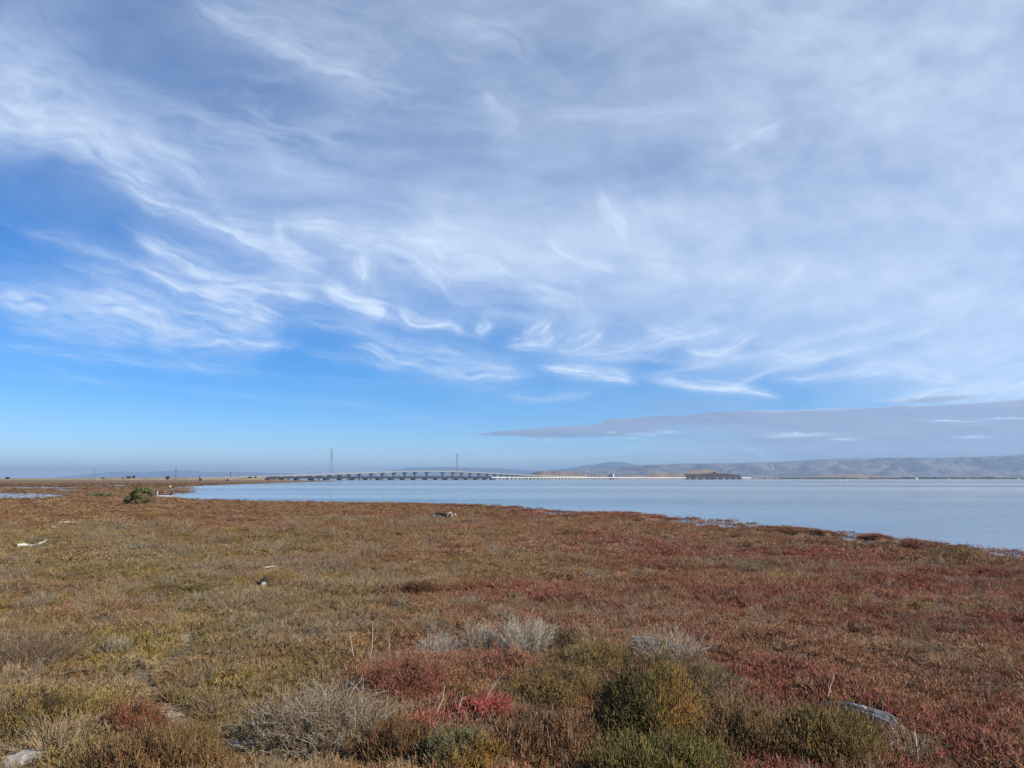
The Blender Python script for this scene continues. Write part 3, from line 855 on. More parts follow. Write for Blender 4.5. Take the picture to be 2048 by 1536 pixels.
# ------------------------------------------------------------------ bridges far across the water
def line_at(px, P0, d):
    """where the sight line through a photograph column meets a straight bridge in plan"""
    u = (px - 1024.0) / F
    t = (u * P0[1] - P0[0]) / (d[0] - u * d[1])
    return np.array([P0[0] + t * d[0], P0[1] + t * d[1]]), t

def z_at(py, Y):
    return CAMH + (HOR - py) / F * Y

def highway_bridge():
    d = np.array([0.6, 0.8]); P0 = np.array([-0.1 * 2500, 2500.0]); nrm = np.array([0.8, -0.6])
    hx = [330, 380, 420, 460, 500, 560, 620, 680, 740, 800, 850, 900, 950, 1000, 1040, 1080, 1120, 1170]
    hy = [957.3, 956.8, 955.9, 954.9, 953.9, 951.8, 949.5, 947.4, 945.0, 943.2, 942.7, 943.0, 945.0, 947.8, 950.0, 951.6, 952.6, 953.6]
    root = empty("highway_bridge", (*line_at(860, P0, d)[0], WATER_Z))
    base = np.array(root.location)
    tag(root, "long pale concrete road bridge arching gently on paired-column piers, behind the dark railway trusses", "bridge")
    xs = np.arange(330, 1171, 10)
    mb = MB(); par = [MB(), MB()]
    prev = None
    for x in xs:
        p, t = line_at(x, P0, d); z = max(z_at(np.interp(x, hx, hy), p[1]), 2.0)
        cur = (np.array([*p, z]) - base)
        if prev is not None:
            h = 2.4
            a, b = prev, cur
            off = np.array([*(nrm * 13), 0]); zz = np.array([0, 0, h])
            mb.hexa([a - off - zz, a + off - zz, b + off - zz, b - off - zz, a - off, a + off, b + off, b - off])
            for k, sg in enumerate((-1, 1)):
                o1 = np.array([*(nrm * 13.02 * sg), 0.0]); o2 = np.array([*(nrm * 12.7 * sg), 0.0]); up = np.array([0, 0, 1.1]); lo = np.array([0, 0, 0.01])
                par[k].hexa([a + o1 + lo, a + o2 + lo, b + o2 + lo, b + o1 + lo, a + o1 + up, a + o2 + up, b + o2 + up, b + o1 + up])
        prev = cur
    mb.build("deck", M['deck'], root)
    for k in (0, 1): par[k].build("parapet", M['concrete'], root)
    piers = [520, 541, 561, 581, 601, 621.6, 641, 661, 681, 700, 721, 744.6, 767, 789.5, 810.8, 831, 854.7, 886, 906.7, 924, 941, 958, 974, 989.5, 1002.6, 1013.6, 1024.6, 1034, 1043.7, 1052, 1061, 1069, 1077]
    ang = math.atan2(nrm[1], nrm[0])
    for x in piers:
        p, t = line_at(x, P0, d); z = z_at(np.interp(x, hx, hy), p[1]) - 3.0
        c = np.array([*p, 0]) - base
        cap = MB(); cw = 11.0
        ct = z - base[2]
        # flared cap
        pts = []
        for zz, hw in ((ct - 4.2, 5.6), (ct - 0.05, cw)):
            for a, b in ((-1, -1), (1, -1), (1, 1), (-1, 1)):
                q = np.array([*(nrm * hw * a + d * 1.7 * b), 0]) + c; q[2] = zz
                pts.append(q)
        cap.hexa(pts)
        po = cap.build("pier", M['concrete'], root)
        if ct - 4.2 > 1.0:
            for k in (-3.8, 0.0, 3.8):
                cb = MB()
                q = c + np.array([*(nrm * k), 0])
                cb.box((q[0], q[1], (ct - 4.25) / 2 - 0.6), (1.7, 2.0, ct - 4.25 + 1.2), ang)
                cb.build("column", M['concrete'], po)
    for x in (480, 560, 640, 700, 760, 861, 893, 940, 990):
        p, t = line_at(x, P0, d); z = z_at(np.interp(x, hx, hy), p[1])
        c = np.array([*p, z]) - base
        lb = MB(); lb.beam(c + np.array([0, 0, 1.0]), c + np.array([0, 0, 11]), 0.5); lb.beam(c + np.array([0, 0, 11]), c + np.array([*(nrm * 3), 11.3]), 0.35)
        lb.build("lamp_post", M['galv'], root)

RD = np.array([0.62, 0.785]); RP = np.array([-0.1 * 2050, 2050.0]); RN = np.array([0.785, -0.62])

def truss_panel(mb, a, b, off, zb, ztop_fn, n, w):
    """one side of a truss between plan points a and b"""
    pts_b, pts_t = [], []
    for i in range(n + 1):
        f = i / n
        p = a + (b - a) * f + off
        pts_b.append(np.array([p[0], p[1], zb])); pts_t.append(np.array([p[0], p[1], ztop_fn(f)]))
    for i in range(n):
        mb.beam(pts_t[i], pts_t[i + 1], w, w)
        q = (pts_b[i], pts_t[i + 1]) if i < n / 2 else (pts_t[i], pts_b[i + 1])
        mb.beam(q[1] if i < n / 2 else q[0], q[0] if i < n / 2 else q[1], w * 0.7)
    for i in range(0, n + 1):
        if pts_t[i][2] - pts_b[i][2] > 0.6: mb.beam(pts_b[i], pts_t[i], w * 0.8)
    mb.beam(pts_b[0], pts_b[-1], w, w)

def railway_bridge():
    root = empty("railway_bridge", (*line_at(760, RP, RD)[0], WATER_Z))
    base2 = np.array(root.location)[:2]; bz = WATER_Z
    tag(root, "low dark steel railway bridge of small humped truss spans in front of the road bridge", "bridge")
    px = [538, 566, 596, 625, 653.8, 681.6, 707, 733, 758, 782.5, 806, 828, 851, 872, 892, 913, 932, 951, 969, 984]
    ang = math.atan2(RD[1], RD[0])
    P = [line_at(x, RP, RD)[0] for x in px]
    for i in range(len(P) - 1):
        a = P[i] - base2; b = P[i + 1] - base2
        zt = z_at(951.9 if i > 4 else 952.6, P[i][1]) - bz; zg = z_at(954.3, P[i][1]) - bz; zb = z_at(957.0, P[i][1]) - bz
        mb = MB()
        L = np.linalg.norm(b - a)
        for s in (-2.6, 2.6):
            off = RN * s
            a1 = a + (b - a) * 0.012 + off; b1 = a + (b - a) * 0.988 + off
            mb.beam((*a1, (zg + zb) / 2), (*b1, (zg + zb) / 2), 0.5, zg - zb)
            truss_panel(mb, a + (b - a) * 0.02, a + (b - a) * 0.98, off, zg, lambda f: zg + (zt - zg) * min(1, math.sin(f * math.pi) * 1.55) , 8, 0.55)
        c = (a + b) / 2
        mb.box((c[0], c[1], zg - 0.6), (L * 0.975, 4.6, 0.5), ang)
        mb.build("truss_span", M['steel'], root)
    for i in range(len(P)):
        q = P[i] - base2
        zb = z_at(957.0, P[i][1]) - bz
        pb = MB()
        pts = []
        for zz, f in ((-0.7, 1.25), (zb + 0.2, 1.0)):
            for u, v in ((-1, -1), (1, -1), (1, 1), (-1, 1)):
                k = q + RD * 3.2 * f * u + RN * 4.6 * f * v
                pts.append((k[0], k[1], zz))
        pb.hexa(pts)
        pb.build("pier", M['darkwood'], root)

def trestle():
    pa, ta = line_at(981, RP, RD); pb_, tb = line_at(1369, RP, RD)
    root = empty("trestle_bridge", (*pa, WATER_Z))
    tag(root, "long low cream concrete railway trestle on closely spaced bents over the water", "bridge")
    base2 = pa
    ang = math.atan2(RD[1], RD[0])
    L = tb - ta
    zt = lambda t: z_at(np.interp(t, [0, L], [953.9, 955.0]), pa[1] + RD[1] * t) - WATER_Z
    seg = 40
    mb = MB(); w2 = MB()
    for i in range(seg):
        t0, t1 = L * i / seg, L * (i + 1) / seg
        for (m, half, h0, h1) in ((mb, 3.4, 2.1, 0.0),):
            pts = []
            for hh in (h0, h1):
                for t, s in ((t0, -1), (t0, 1), (t1, 1), (t1, -1)):
                    k = RD * t + RN * half * s
                    pts.append((k[0], k[1], zt(t) - hh))
            m.hexa([pts[0], pts[1], pts[2], pts[3], pts[4], pts[5], pts[6], pts[7]])
    mb.build("deck", M['white'], root)
    t = 8.0
    while t < L - 5:
        c = RD * t
        b = MB()
        z1 = zt(t) - 2.1
        b.box((c[0], c[1], z1 - 0.5), (2.2, 6.4, 0.98), ang)
        for s in (-2.4, 0, 2.4):
            q = c + RN * s
            b.box((q[0], q[1], (z1 - 1.0) / 2 - 0.5), (1.6, 1.1, z1 - 1.0 + 0.98), ang)
        b.build("bent", M['white'], root)
        t += 19.0
    # short far length beyond the swing span
    pc, tc = line_at(1478, RP, RD); pd, td = line_at(1498, RP, RD)
    r2 = empty("trestle_bridge", (*pc, WATER_Z))
    tag(r2, "short cream trestle length between the brown truss bridge and the far shore", "bridge")
    m2 = MB()
    zq = z_at(955.0, pc[1]) - WATER_Z
    e = RD * (td - tc)
    m2.beam((0, 0, zq - 1), (e[0], e[1], zq - 1), 6.8, 2.2)
    m2.build("deck", M['white'], r2)
    for k in range(9):
        q = e * (k + 0.5) / 9
        b = MB(); b.box((q[0], q[1], (zq - 2.2) / 2 - 0.4), (2.4, 6.2, zq - 2.2 + 0.8), ang); b.build("bent", M['white'], r2)

def swing_bridge():
    px0 = [1371, 1385, 1399.5, 1413, 1425.5, 1439, 1452, 1464, 1476]
    P = [line_at(x, RP, RD)[0] for x in px0]
    root = empty("truss_bridge", (*P[4], WATER_Z))
    base2 = P[4]; bz = WATER_Z
    tag(root, "tall brown rusted lattice truss bridge with a dark cabin on top of its middle", "bridge")
    tops = [948.9, 948.7, 948.6, 947.6, 946.8, 947.4, 948.4, 949.6, 949.8]
    for i in range(8):
        a = P[i] - base2; b = P[i + 1] - base2
        Y = (P[i][1] + P[i + 1][1]) / 2
        z0, z1 = z_at(tops[i], Y) - bz, z_at(tops[i + 1], Y) - bz
        zb = z_at(954.9, Y) - bz
        mb = MB()
        for s in (-5, 5):
            n = 7
            off = RN * s
            end0 = (zb if i == 0 else z0); end1 = (zb if i == 7 else z1)
            def zt(f):
                z = z0 + (z1 - z0) * f
                if i == 0 and f < 0.12: return z * 0.97
                return z + (1.6 if 0.1 < f < 0.9 else 0)
            truss_panel(mb, a, b, off, zb, zt, n, 1.5)
            # second set of diagonals
            for k in range(n):
                p = a + (b - a) * (k / n) + off; q = a + (b - a) * ((k + 1) / n) + off
                zz0, zz1 = zt(k / n), zt((k + 1) / n)
                mb.beam((*p, zz0), (*q, zb), 0.9); mb.beam((*p, zb), (*q, zz1), 0.9)
                mb.beam((*p, (zz0 + zb) / 2), (*q, (zz1 + zb) / 2), 0.8)
        ang = math.atan2(RD[1], RD[0])
        c = (a + b) / 2
        mb.box((c[0], c[1], zb - 0.5), (np.linalg.norm(b - a) * 0.995, 9.4, 1.6), ang)
        mb.build("truss_span", M['rust'], root)
    for i in range(9):
        q = P[i] - base2
        zb = z_at(955.4, P[i][1]) - bz
        pb = MB(); pts = []
        wl = 14 if i != 4 else 20
        for zz, f in ((-0.7, 1.1), (zb, 1.0)):
            for u, v in ((-1, -1), (1, -1), (1, 1), (-1, 1)):
                k = q + RD * wl * f * u + RN * 6 * f * v
                pts.append((k[0], k[1], zz))
        pb.hexa(pts)
        pb.build("pier", M['darkwood'], root)
    Y = P[4][1]
    q = line_at(1426.5, RP, RD)[0] - base2
    zc0 = z_at(946.9, Y) - bz; zc1 = z_at(943.9, Y) - bz
    ang = math.atan2(RD[1], RD[0])
    cb = MB(); cb.box((q[0], q[1], (zc0 + zc1) / 2), (22, 9, zc1 - zc0), ang)
    co = cb.build("cabin", M['darkwood'], root)
    rb = MB(); rb.box((q[0], q[1], zc1 + 0.32), (24, 11, 0.6), ang); rb.build("roof", M['steel'], co)
    for s in (-6, 0, 6):
        k = q + RD * s - RN * -4.56
        wb = MB(); wb.box((k[0], k[1], (zc0 + zc1) / 2 + 0.8), (3.4, 0.12, 2.2), ang); wb.build("window", M['glass'], co)
    for s in (-34, 26):
        k = q + RD * s
        wb = MB(); wb.box((k[0], k[1], z_at(947.3, Y) - bz), (16, 8, 2.6), ang); wb.build("machinery_housing", M['darkwood'], root)

highway_bridge()
railway_bridge()
trestle()
swing_bridge()

def gatehouse():
    p, t = line_at(1228, RP, RD)
    root = empty("gatehouse", (p[0] - 6, p[1] + 14, WATER_Z))
    tag(root, "small white block gatehouse with flat roof standing beside the cream trestle", "building")
    z0, z1 = z_at(953.6, p[1]) - WATER_Z, z_at(948.2, p[1]) - WATER_Z
    a = math.radians(-28)
    b = MB(); b.box((0, 0, (z0 + z1) / 2), (9, 8.5, z1 - z0), a); b.build("wall", M['white'], root)
    b = MB(); b.box((0, 0, z1 + 0.2), (9.6, 9.1, 0.4), a); b.build("roof", M['concrete'], root)
    b = MB(); b.box((0, 0, (z0 - 0.7) / 2 - 0.01), (12, 11, z0 + 0.7), a); b.build("caisson", M['concrete'], root)
    b = MB(); c, s = math.cos(a), math.sin(a); b.box((c * -1.5 + s * 4.31, s * -1.5 - c * 4.31, z0 + 1.6), (1.6, 0.1, 3.2), a); b.build("door", M['steel'], root)
    b = MB(); b.box((c * 2 + s * 4.31, s * 2 - c * 4.31, z0 + 5), (1.4, 0.1, 1.6), a); b.build("window", M['glass'], root)
    b = MB(); b.beam((0, 0, z1 + 0.4), (0, 0, z1 + 17), 0.5); b.build("mast", M['galv'], root)
    q, _ = line_at(1223, RP, RD)
    r2 = empty("equipment_shed", (q[0] - 6, q[1] + 14, z0 + WATER_Z))
    tag(r2, "small dark shed right against the white gatehouse wall", "building")
    b = MB(); b.box((0, 0, 3.2), (7, 5, 6.4), math.atan2(RD[1], RD[0])); b.build("wall", M['darkwood'], r2)
    b = MB(); b.box((0, 0, 6.62), (7.6, 5.6, 0.4), math.atan2(RD[1], RD[0])); b.build("roof", M['steel'], r2)
    b = MB(); b.box((0, 0, -(z0 + 0.7) / 2 - 0.01), (8, 6, z0 + 0.7), math.atan2(RD[1], RD[0])); b.build("pile_base", M['darkwood'], r2)

gatehouse()

# ------------------------------------------------------------------ transmission towers
def tower(px, ytop, ybase, Y, wpx, label, dark=True, arms=4, th=1.0, group="transmission towers along the far shore"):
    b0 = at_depth(px, ybase, Y); top = at_depth(px, ytop, Y)[2]
    z0 = min(b0[2], WATER_Z + 0.2)
    root = empty("transmission_tower", (b0[0], b0[1], z0), 0.5)
    tag(root, label, "tower", group)
    Ht = top - z0
    wb = wpx / F * Y / 2
    hw = lambda f: wb * (1 - f / 0.55) + wb * 0.22 * (f / 0.55) if f < 0.55 else wb * 0.22
    cor = ((-1, -1), (1, -1), (1, 1), (-1, 1))
    lv = [0, 0.14, 0.27, 0.38, 0.47, 0.55, 0.63, 0.71, 0.79, 0.87, 0.94, 1.0]
    for (a, b) in cor:
        mb = MB()
        for i in range(len(lv) - 1):
            w0, w1 = hw(lv[i]), hw(lv[i + 1])
            mb.beam((a * w0, b * w0, lv[i] * Ht), (a * w1, b * w1, lv[i + 1] * Ht), th * 0.55)
        mb.build("leg", M['galv'], root)
    mb = MB(); mb2 = MB()
    for i in range(len(lv) - 1):
        w0, w1 = hw(lv[i]), hw(lv[i + 1])
        m = mb if lv[i] < 0.6 else mb2
        for k in range(4):
            a, b = cor[k]; c, d = cor[(k + 1) % 4]
            m.beam((a * w0, b * w0, lv[i] * Ht), (c * w1, d * w1, lv[i + 1] * Ht), th * 0.32)
            m.beam((c * w0, d * w0, lv[i] * Ht), (a * w1, b * w1, lv[i + 1] * Ht), th * 0.32)
            m.beam((a * w1, b * w1, lv[i + 1] * Ht), (c * w1, d * w1, lv[i + 1] * Ht), th * 0.36)
    mb.build("lower_lattice", M['galv'], root)
    mb2.build("upper_lattice", M['galv'], root)
    for k in range(arms):
        f = 0.995 - k * 0.095
        z = f * Ht; ln = wb * (0.62 if k else 0.5) 
        ab = MB()
        for s in (-1, 1):
            ab.beam((s * wb * 0.2, -wb * .2, z), (s * ln, 0, z + 0.2), th * 0.9); ab.beam((s * wb * 0.2, wb * .2, z), (s * ln, 0, z + 0.2), th * 0.5)
            ab.beam((s * wb * 0.2, 0, z + 2.4), (s * ln, 0, z + 0.3), th * 0.4)
            ab.beam((s * ln * 0.95, 0, z), (s * ln * 0.95, 0, z - 3.2), th * 0.4)
        ab.build("crossarm", M['steel'] if dark else M['galv'], root)

tower(662, 898, 958, 2650, 10.5, "tallest steel lattice tower, rising behind the road bridge before its crest", th=0.62)
tower(914, 907, 958, 3300, 7.5, "tall slim steel lattice tower rising behind the road bridge past its crest", th=0.66)
tower(187.5, 936, 958, 2000, 5.5, "small lattice tower beyond the marsh, farthest from the bay", dark=False, arms=3, th=0.9)
tower(351, 936, 957.5, 2100, 5.5, "small lattice tower beyond the marsh, between the dark bushes and the bay", dark=False, arms=3, th=0.9)
tower(1366, 942, 957.5, 5300, 3.2, "tiny pale lattice tower next to the brown truss bridge", dark=False, arms=2, th=1.6)
for x, y in ((1121, 938), (1147, 940), (1168, 940), (1191, 941)):
    tower(x, y, 957.5, 5300, 3.2, "tiny pale lattice tower on the far side of the cream trestle", dark=False, arms=2, th=1.6, group="tiny far towers behind the trestle")

def poles():
    for x, yt, yb, Y in ((461, 944.5, 956, 1500), (399, 950.5, 957, 1500)):
        b0 = at_depth(x, yb, Y); z1 = at_depth(x, yt, Y)[2]
        r = empty("utility_pole", (b0[0], b0[1], b0[2] - 1))
        tag(r, "dark wooden utility pole with crossarm beside the highway approach, " + ("the taller one" if x == 461 else "the shorter one"), "pole", "poles by the highway approach")
        h = z1 - b0[2] + 1
        mb = MB(); mb.tube([(0, 0, 0), (0, 0, h)], [0.45, 0.3], 6); mb.build("pole", M['darkwood'], r)
        mb = MB(); mb.beam((-1.6, 0, h - 1), (1.6, 0, h - 1), 0.35); mb.build("crossarm", M['darkwood'], r)
        mb = MB(); mb.box((0.5, 0, h - 2.6), (0.9, 0.8, 1.4)); mb.build("transformer", M['steel'], r)
poles()

# ------------------------------------------------------------------ levee on the west shore
def levee():
    pts = [at_depth(-900, 956.2, 1150), at_depth(-300, 956.0, 1350), at_depth(0, 956.6, 1480), at_depth(150, 956.4, 1520), at_depth(300, 956.0, 1580), at_depth(420, 955.6, 1620), at_depth(500, 955.2, 1650), at_depth(540, 955.8, 1680), at_depth(556, 957.6, 1700)]
    V, C = [], []
    P = []
    for i in range(len(pts) - 1):
        for f in np.linspace(0, 1, 40, endpoint=(i == len(pts) - 2)): P.append(pts[i] + (pts[i + 1] - pts[i]) * f)
    P = np.array(P)
    P[:, 2] += (fbm(P[:, 0] / 25, P[:, 1] / 25, 3, 3) - 0.5) * 1.2
    d = np.gradient(P[:, :2], axis=0); d /= np.linalg.norm(d, axis=1)[:, None]
    n = np.stack([d[:, 1], -d[:, 0]], -1)
    prof = [(34, 0.0), (22, 0.35), (9, 0.9), (3, 1.0), (-3, 1.0), (-12, 0.6), (-24, 0.0)]
    rows = []
    for off, f in prof:
        q = P.copy(); q[:, :2] += n * off * 1.0
        q[:, 2] = -0.5 + (P[:, 2] + 0.5) * f
        rows.append(q)
    R = np.array(rows); nr, na, _ = R.shape
    idx = np.arange(nr * na).reshape(nr, na)
    q = np.stack([idx[:-1, :-1], idx[:-1, 1:], idx[1:, 1:], idx[1:, :-1]], -1).reshape(-1, 4)
    me = fast_mesh("levee", R.reshape(-1, 3), quads=q, smooth=True)
    me.materials.append(hill_mat("dry_levee_grass", (0.36, 0.275, 0.165), (0.20, 0.145, 0.09), 0.05, 0.4, 0.7))
    tag(put(bpy.data.objects.new("levee", me)), kind="structure")
levee()

# ------------------------------------------------------------------ strands: stems, shoots and leaves
def tubes(P, R, sides=3):
    """P (n,k,3) strand points, R (n,k) radii -> verts, quads, strand index per vertex"""
    n, k, _ = P.shape
    d = np.gradient(P, axis=1)
    d /= np.linalg.norm(d, axis=2, keepdims=True) + 1e-9
    ref = np.where(np.abs(d[..., 2:3]) < 0.9, np.array([0, 0, 1.0]), np.array([1.0, 0, 0]))
    s = np.cross(d, ref); s /= np.linalg.norm(s, axis=2, keepdims=True) + 1e-9
    t = np.cross(s, d)
    ph = np.arange(sides) * 2 * math.pi / sides
    V = P[:, :, None, :] + R[:, :, None, None] * (s[:, :, None, :] * np.cos(ph)[None, None, :, None] + t[:, :, None, :] * np.sin(ph)[None, None, :, None])
    base = (np.arange(n) * k * sides)[:, None, None] + (np.arange(k - 1) * sides)[None, :, None]
    j = np.arange(sides); j2 = (j + 1) % sides
    q = np.stack([base + j, base + j2, base + sides + j2, base + sides + j], -1).reshape(-1, 4)
    own = np.repeat(np.arange(n), k * sides)
    return V.reshape(-1, 3), q, own

def strands(rng, base, dirs, length, k=4, bend=0.25, lift=0.0):
    """curved strands from base (n,3) along dirs"""
    n = len(base)
    dirs = dirs / (np.linalg.norm(dirs, axis=1, keepdims=True) + 1e-9)
    P = np.zeros((n, k, 3)); P[:, 0] = base
    cur = dirs.copy()
    seg = (np.asarray(length) / (k - 1))[:, None] * np.ones((n, 1))
    for i in range(1, k):
        cur = cur + rng.normal(0, bend, (n, 3)) + np.array([0, 0, lift])
        cur /= np.linalg.norm(cur, axis=1, keepdims=True) + 1e-9
        P[:, i] = P[:, i - 1] + cur * seg
    return P

def along(P, f):
    """points at fraction f (n,m) along strands P (n,k,3) -> (n*m,3) and local direction"""
    n, k, _ = P.shape
    g = np.clip(f, 0, 0.999) * (k - 1); i = g.astype(int); w = (g - i)[..., None]
    r = np.arange(n)[:, None]
    a = P[r, i]; b = P[r, i + 1]
    return (a + (b - a) * w).reshape(-1, 3), (b - a).reshape(-1, 3)

def merge(parts):
    V, Q, C = [], [], []; n = 0
    for v, q, c in parts:
        V.append(v); Q.append(q + n); C.append(c); n += len(v)
    return np.concatenate(V), np.concatenate(Q), np.concatenate(C)

def strand_colours(rng, pal, own, n, jit=0.25):
    names = [p[0] for p in pal]; w = np.array([p[1] for p in pal], float); w /= w.sum()
    pick = rng.choice(len(names), n, p=w)
    base = np.array([PAL[k] for k in names])[pick] * rng.uniform(1 - jit, 1 + jit, (n, 1))
    return base[own]

# ---- prototype clumps for the carpet (kept out of the scene, used by the geometry nodes)
def proto_pickleweed(rng, rad=0.17, h=0.17, n1=18, n2=8, r0=0.0036):
    a = rng.uniform(0, 2 * math.pi, n1); rr = rad * 0.75 * np.sqrt(rng.random(n1))
    base = np.stack([rr * np.cos(a), rr * np.sin(a), np.full(n1, -0.03)], -1)
    tilt = rng.uniform(0.1, 1.5, n1)
    dirs = np.stack([np.cos(a) * tilt, np.sin(a) * tilt, np.ones(n1)], -1)
    P = strands(rng, base, dirs, h * rng.uniform(0.7, 1.25, n1), 4, 0.3)
    R = np.linspace(r0 * 1.1, r0 * 0.8, 4)[None] * rng.uniform(0.8, 1.2, (n1, 1))
    v, q, own = tubes(P, R); parts = [(v, q, np.repeat(rng.uniform(0.6, 1.05, (n1, 1)) * np.array([[1.0, 0.92, 0.85]]), 1, 0)[own])]
    b2, d2 = along(P, rng.uniform(0.3, 1.0, (n1, n2)))
    d2 = d2 / (np.linalg.norm(d2, axis=1, keepdims=True) + 1e-9) + rng.normal(0, 0.8, b2.shape) + np.array([0, 0, 0.35])
    m = len(b2)
    P2 = strands(rng, b2, d2, rng.uniform(0.045, 0.10, m) * h / 0.2, 3, 0.12, 0.12)
    R2 = np.array([r0 * 0.95, r0 * 1.25, r0 * 0.8])[None] * rng.uniform(0.8, 1.25, (m, 1))
    v, q, own = tubes(P2, R2)
    tint = rng.uniform(0.7, 1.4, (m, 1)) * (1 + rng.normal(0, 0.10, (m, 3)))
    parts.append((v, q, tint[own]))
    return merge(parts)

def proto_dry(rng, rad=0.2, h=0.3, n1=26, r0=0.003):
    a = rng.uniform(0, 2 * math.pi, n1); rr = rad * 0.5 * np.sqrt(rng.random(n1))
    base = np.stack([rr * np.cos(a), rr * np.sin(a), np.full(n1, -0.03)], -1)
    tilt = rng.uniform(0.1, 1.1, n1)
    P = strands(rng, base, np.stack([np.cos(a) * tilt, np.sin(a) * tilt, np.ones(n1)], -1), h * rng.uniform(0.5, 1.2, n1), 5, 0.18)
    R = np.linspace(r0, r0 * 0.45, 5)[None] * np.ones((n1, 1))
    v, q, own = tubes(P, R); parts = [(v, q, rng.uniform(0.6, 1.35, (n1, 1))[own] * np.ones((1, 3)))]
    b2, d2 = along(P, rng.uniform(0.35, 0.95, (n1, 4)))
    d2 = d2 / (np.linalg.norm(d2, axis=1, keepdims=True) + 1e-9) + rng.normal(0, 0.6, b2.shape)
    m = len(b2)
    P2 = strands(rng, b2, d2, rng.uniform(0.05, 0.14, m), 3, 0.2, 0.1)
    v, q, own = tubes(P2, np.array([r0 * 0.7, r0 * 0.6, r0 * 0.35])[None] * np.ones((m, 1)))
    parts.append((v, q, rng.uniform(0.6, 1.35, (m, 1))[own] * np.ones((1, 3))))
    return merge(parts)

def proto_litter(rng):
    n = 40
    base = np.stack([rng.uniform(-0.25, 0.25, n), rng.uniform(-0.25, 0.25, n), rng.uniform(0.004, 0.03, n)], -1)
    a = rng.uniform(0, 2 * math.pi, n)
    P = strands(rng, base, np.stack([np.cos(a), np.sin(a), rng.uniform(-0.05, 0.12, n)], -1), rng.uniform(0.06, 0.28, n), 3, 0.12)
    v, q, own = tubes(P, np.array([0.003, 0.0035, 0.002])[None] * np.ones((n, 1)))
    return v, q, rng.uniform(0.5, 1.4, (n, 1))[own] * np.ones((1, 3))

def proto_collection(name, fn, count, seed):
    c = bpy.data.collections.new(name)
    for i in range(count):
        v, q, t = fn(np.random.default_rng(seed + i))
        me = fast_mesh(name + "_clump", v, quads=q)
        color_attr(me, "tint", np.clip(t, 0.05, 2.0))
        me.materials.append(M['carpet'])
        c.objects.link(bpy.data.objects.new(name + "_clump", me))
    return c

def carpet(name, coll, count, pts, cols, scl, rotz, tilt, label, cat):
    me = bpy.data.meshes.new(name)
    me.vertices.add(len(pts)); me.vertices.foreach_set("co", np.asarray(pts, np.float32).ravel())
    color_attr(me, "col", cols)
    for nm, val in (("scl", scl), ("rot", np.stack([tilt * np.cos(rotz * 3), tilt * np.sin(rotz * 3), rotz], -1))):
        a = me.attributes.new(nm, 'FLOAT_VECTOR', 'POINT'); a.data.foreach_set("vector", np.asarray(val, np.float32).ravel())
    a = me.attributes.new("var", 'INT', 'POINT'); a.data.foreach_set("value", RNG.integers(0, count, len(pts)).astype(np.int32))
    o = put(bpy.data.objects.new(name, me))
    ng = bpy.data.node_groups.new(name + "_scatter", 'GeometryNodeTree')
    ng.interface.new_socket("Geometry", in_out='INPUT', socket_type='NodeSocketGeometry')
    ng.interface.new_socket("Geometry", in_out='OUTPUT', socket_type='NodeSocketGeometry')
    N = ng.nodes.new; L = ng.links.new
    gi = N("NodeGroupInput"); go = N("NodeGroupOutput")
    ip = N("GeometryNodeInstanceOnPoints"); ci = N("GeometryNodeCollectionInfo")
    ci.inputs["Collection"].default_value = coll; ci.inputs["Separate Children"].default_value = True; ci.inputs["Reset Children"].default_value = True
    ip.inputs["Pick Instance"].default_value = True
    def na(nm, tp):
        n = N("GeometryNodeInputNamedAttribute"); n.data_type = tp; n.inputs["Name"].default_value = nm
        return [s for s in n.outputs if s.name == "Attribute" and s.enabled][0]
    L(gi.outputs[0], ip.inputs["Points"]); L(ci.outputs[0], ip.inputs["Instance"])
    L(na("var", 'INT'), ip.inputs["Instance Index"]); L(na("scl", 'FLOAT_VECTOR'), ip.inputs["Scale"])
    er = N("FunctionNodeEulerToRotation"); L(na("rot", 'FLOAT_VECTOR'), er.inputs[0]); L(er.outputs[0], ip.inputs["Rotation"])
    L(ip.outputs[0], go.inputs[0])
    md = o.modifiers.new("scatter", 'NODES'); md.node_group = ng
    tag(o, label, cat, kind="stuff")
    return o

HERO_CLEAR = []      # (x, y, r): the carpet keeps out of the middle of large shrubs and objects

def scatter_points(r0, r1, dens):
    half = 46.0 if r1 <= 30 else 40.0
    area = math.radians(2 * half) / 2 * (r1 * r1 - r0 * r0)
    n = int(area * dens)
    r = np.sqrt(RNG.uniform(r0 * r0, r1 * r1, n)); a = np.radians(RNG.uniform(-half, half, n))
    return r * np.sin(a), r * np.cos(a)

# ------------------------------------------------------------------ shrubs and tufts one can point at
def gz(x, y):
    return float(terrain(np.array([x]), np.array([y]))[0])

def foot(px, py):
    g = ground(px, py)
    for _ in range(4):
        g = ground(px, py, gz(g[0], g[1]))
    return g

def finish_plant(root, name, parts, mat=None):
    v, q, c = merge(parts)
    me = fast_mesh(name, v, quads=q)
    color_attr(me, "col", np.clip(c, 0.005, 1))
    me.materials.append(mat or M['plant'])
    return put(bpy.data.objects.new(name, me), root)

def place(name, px, py, label, cat, group=None):
    g = foot(px, py)
    root = empty(name, tuple(g))
    tag(root, label, cat, group)
    return root, g, np.linalg.norm(g[:2]) / F      # metres per pixel there

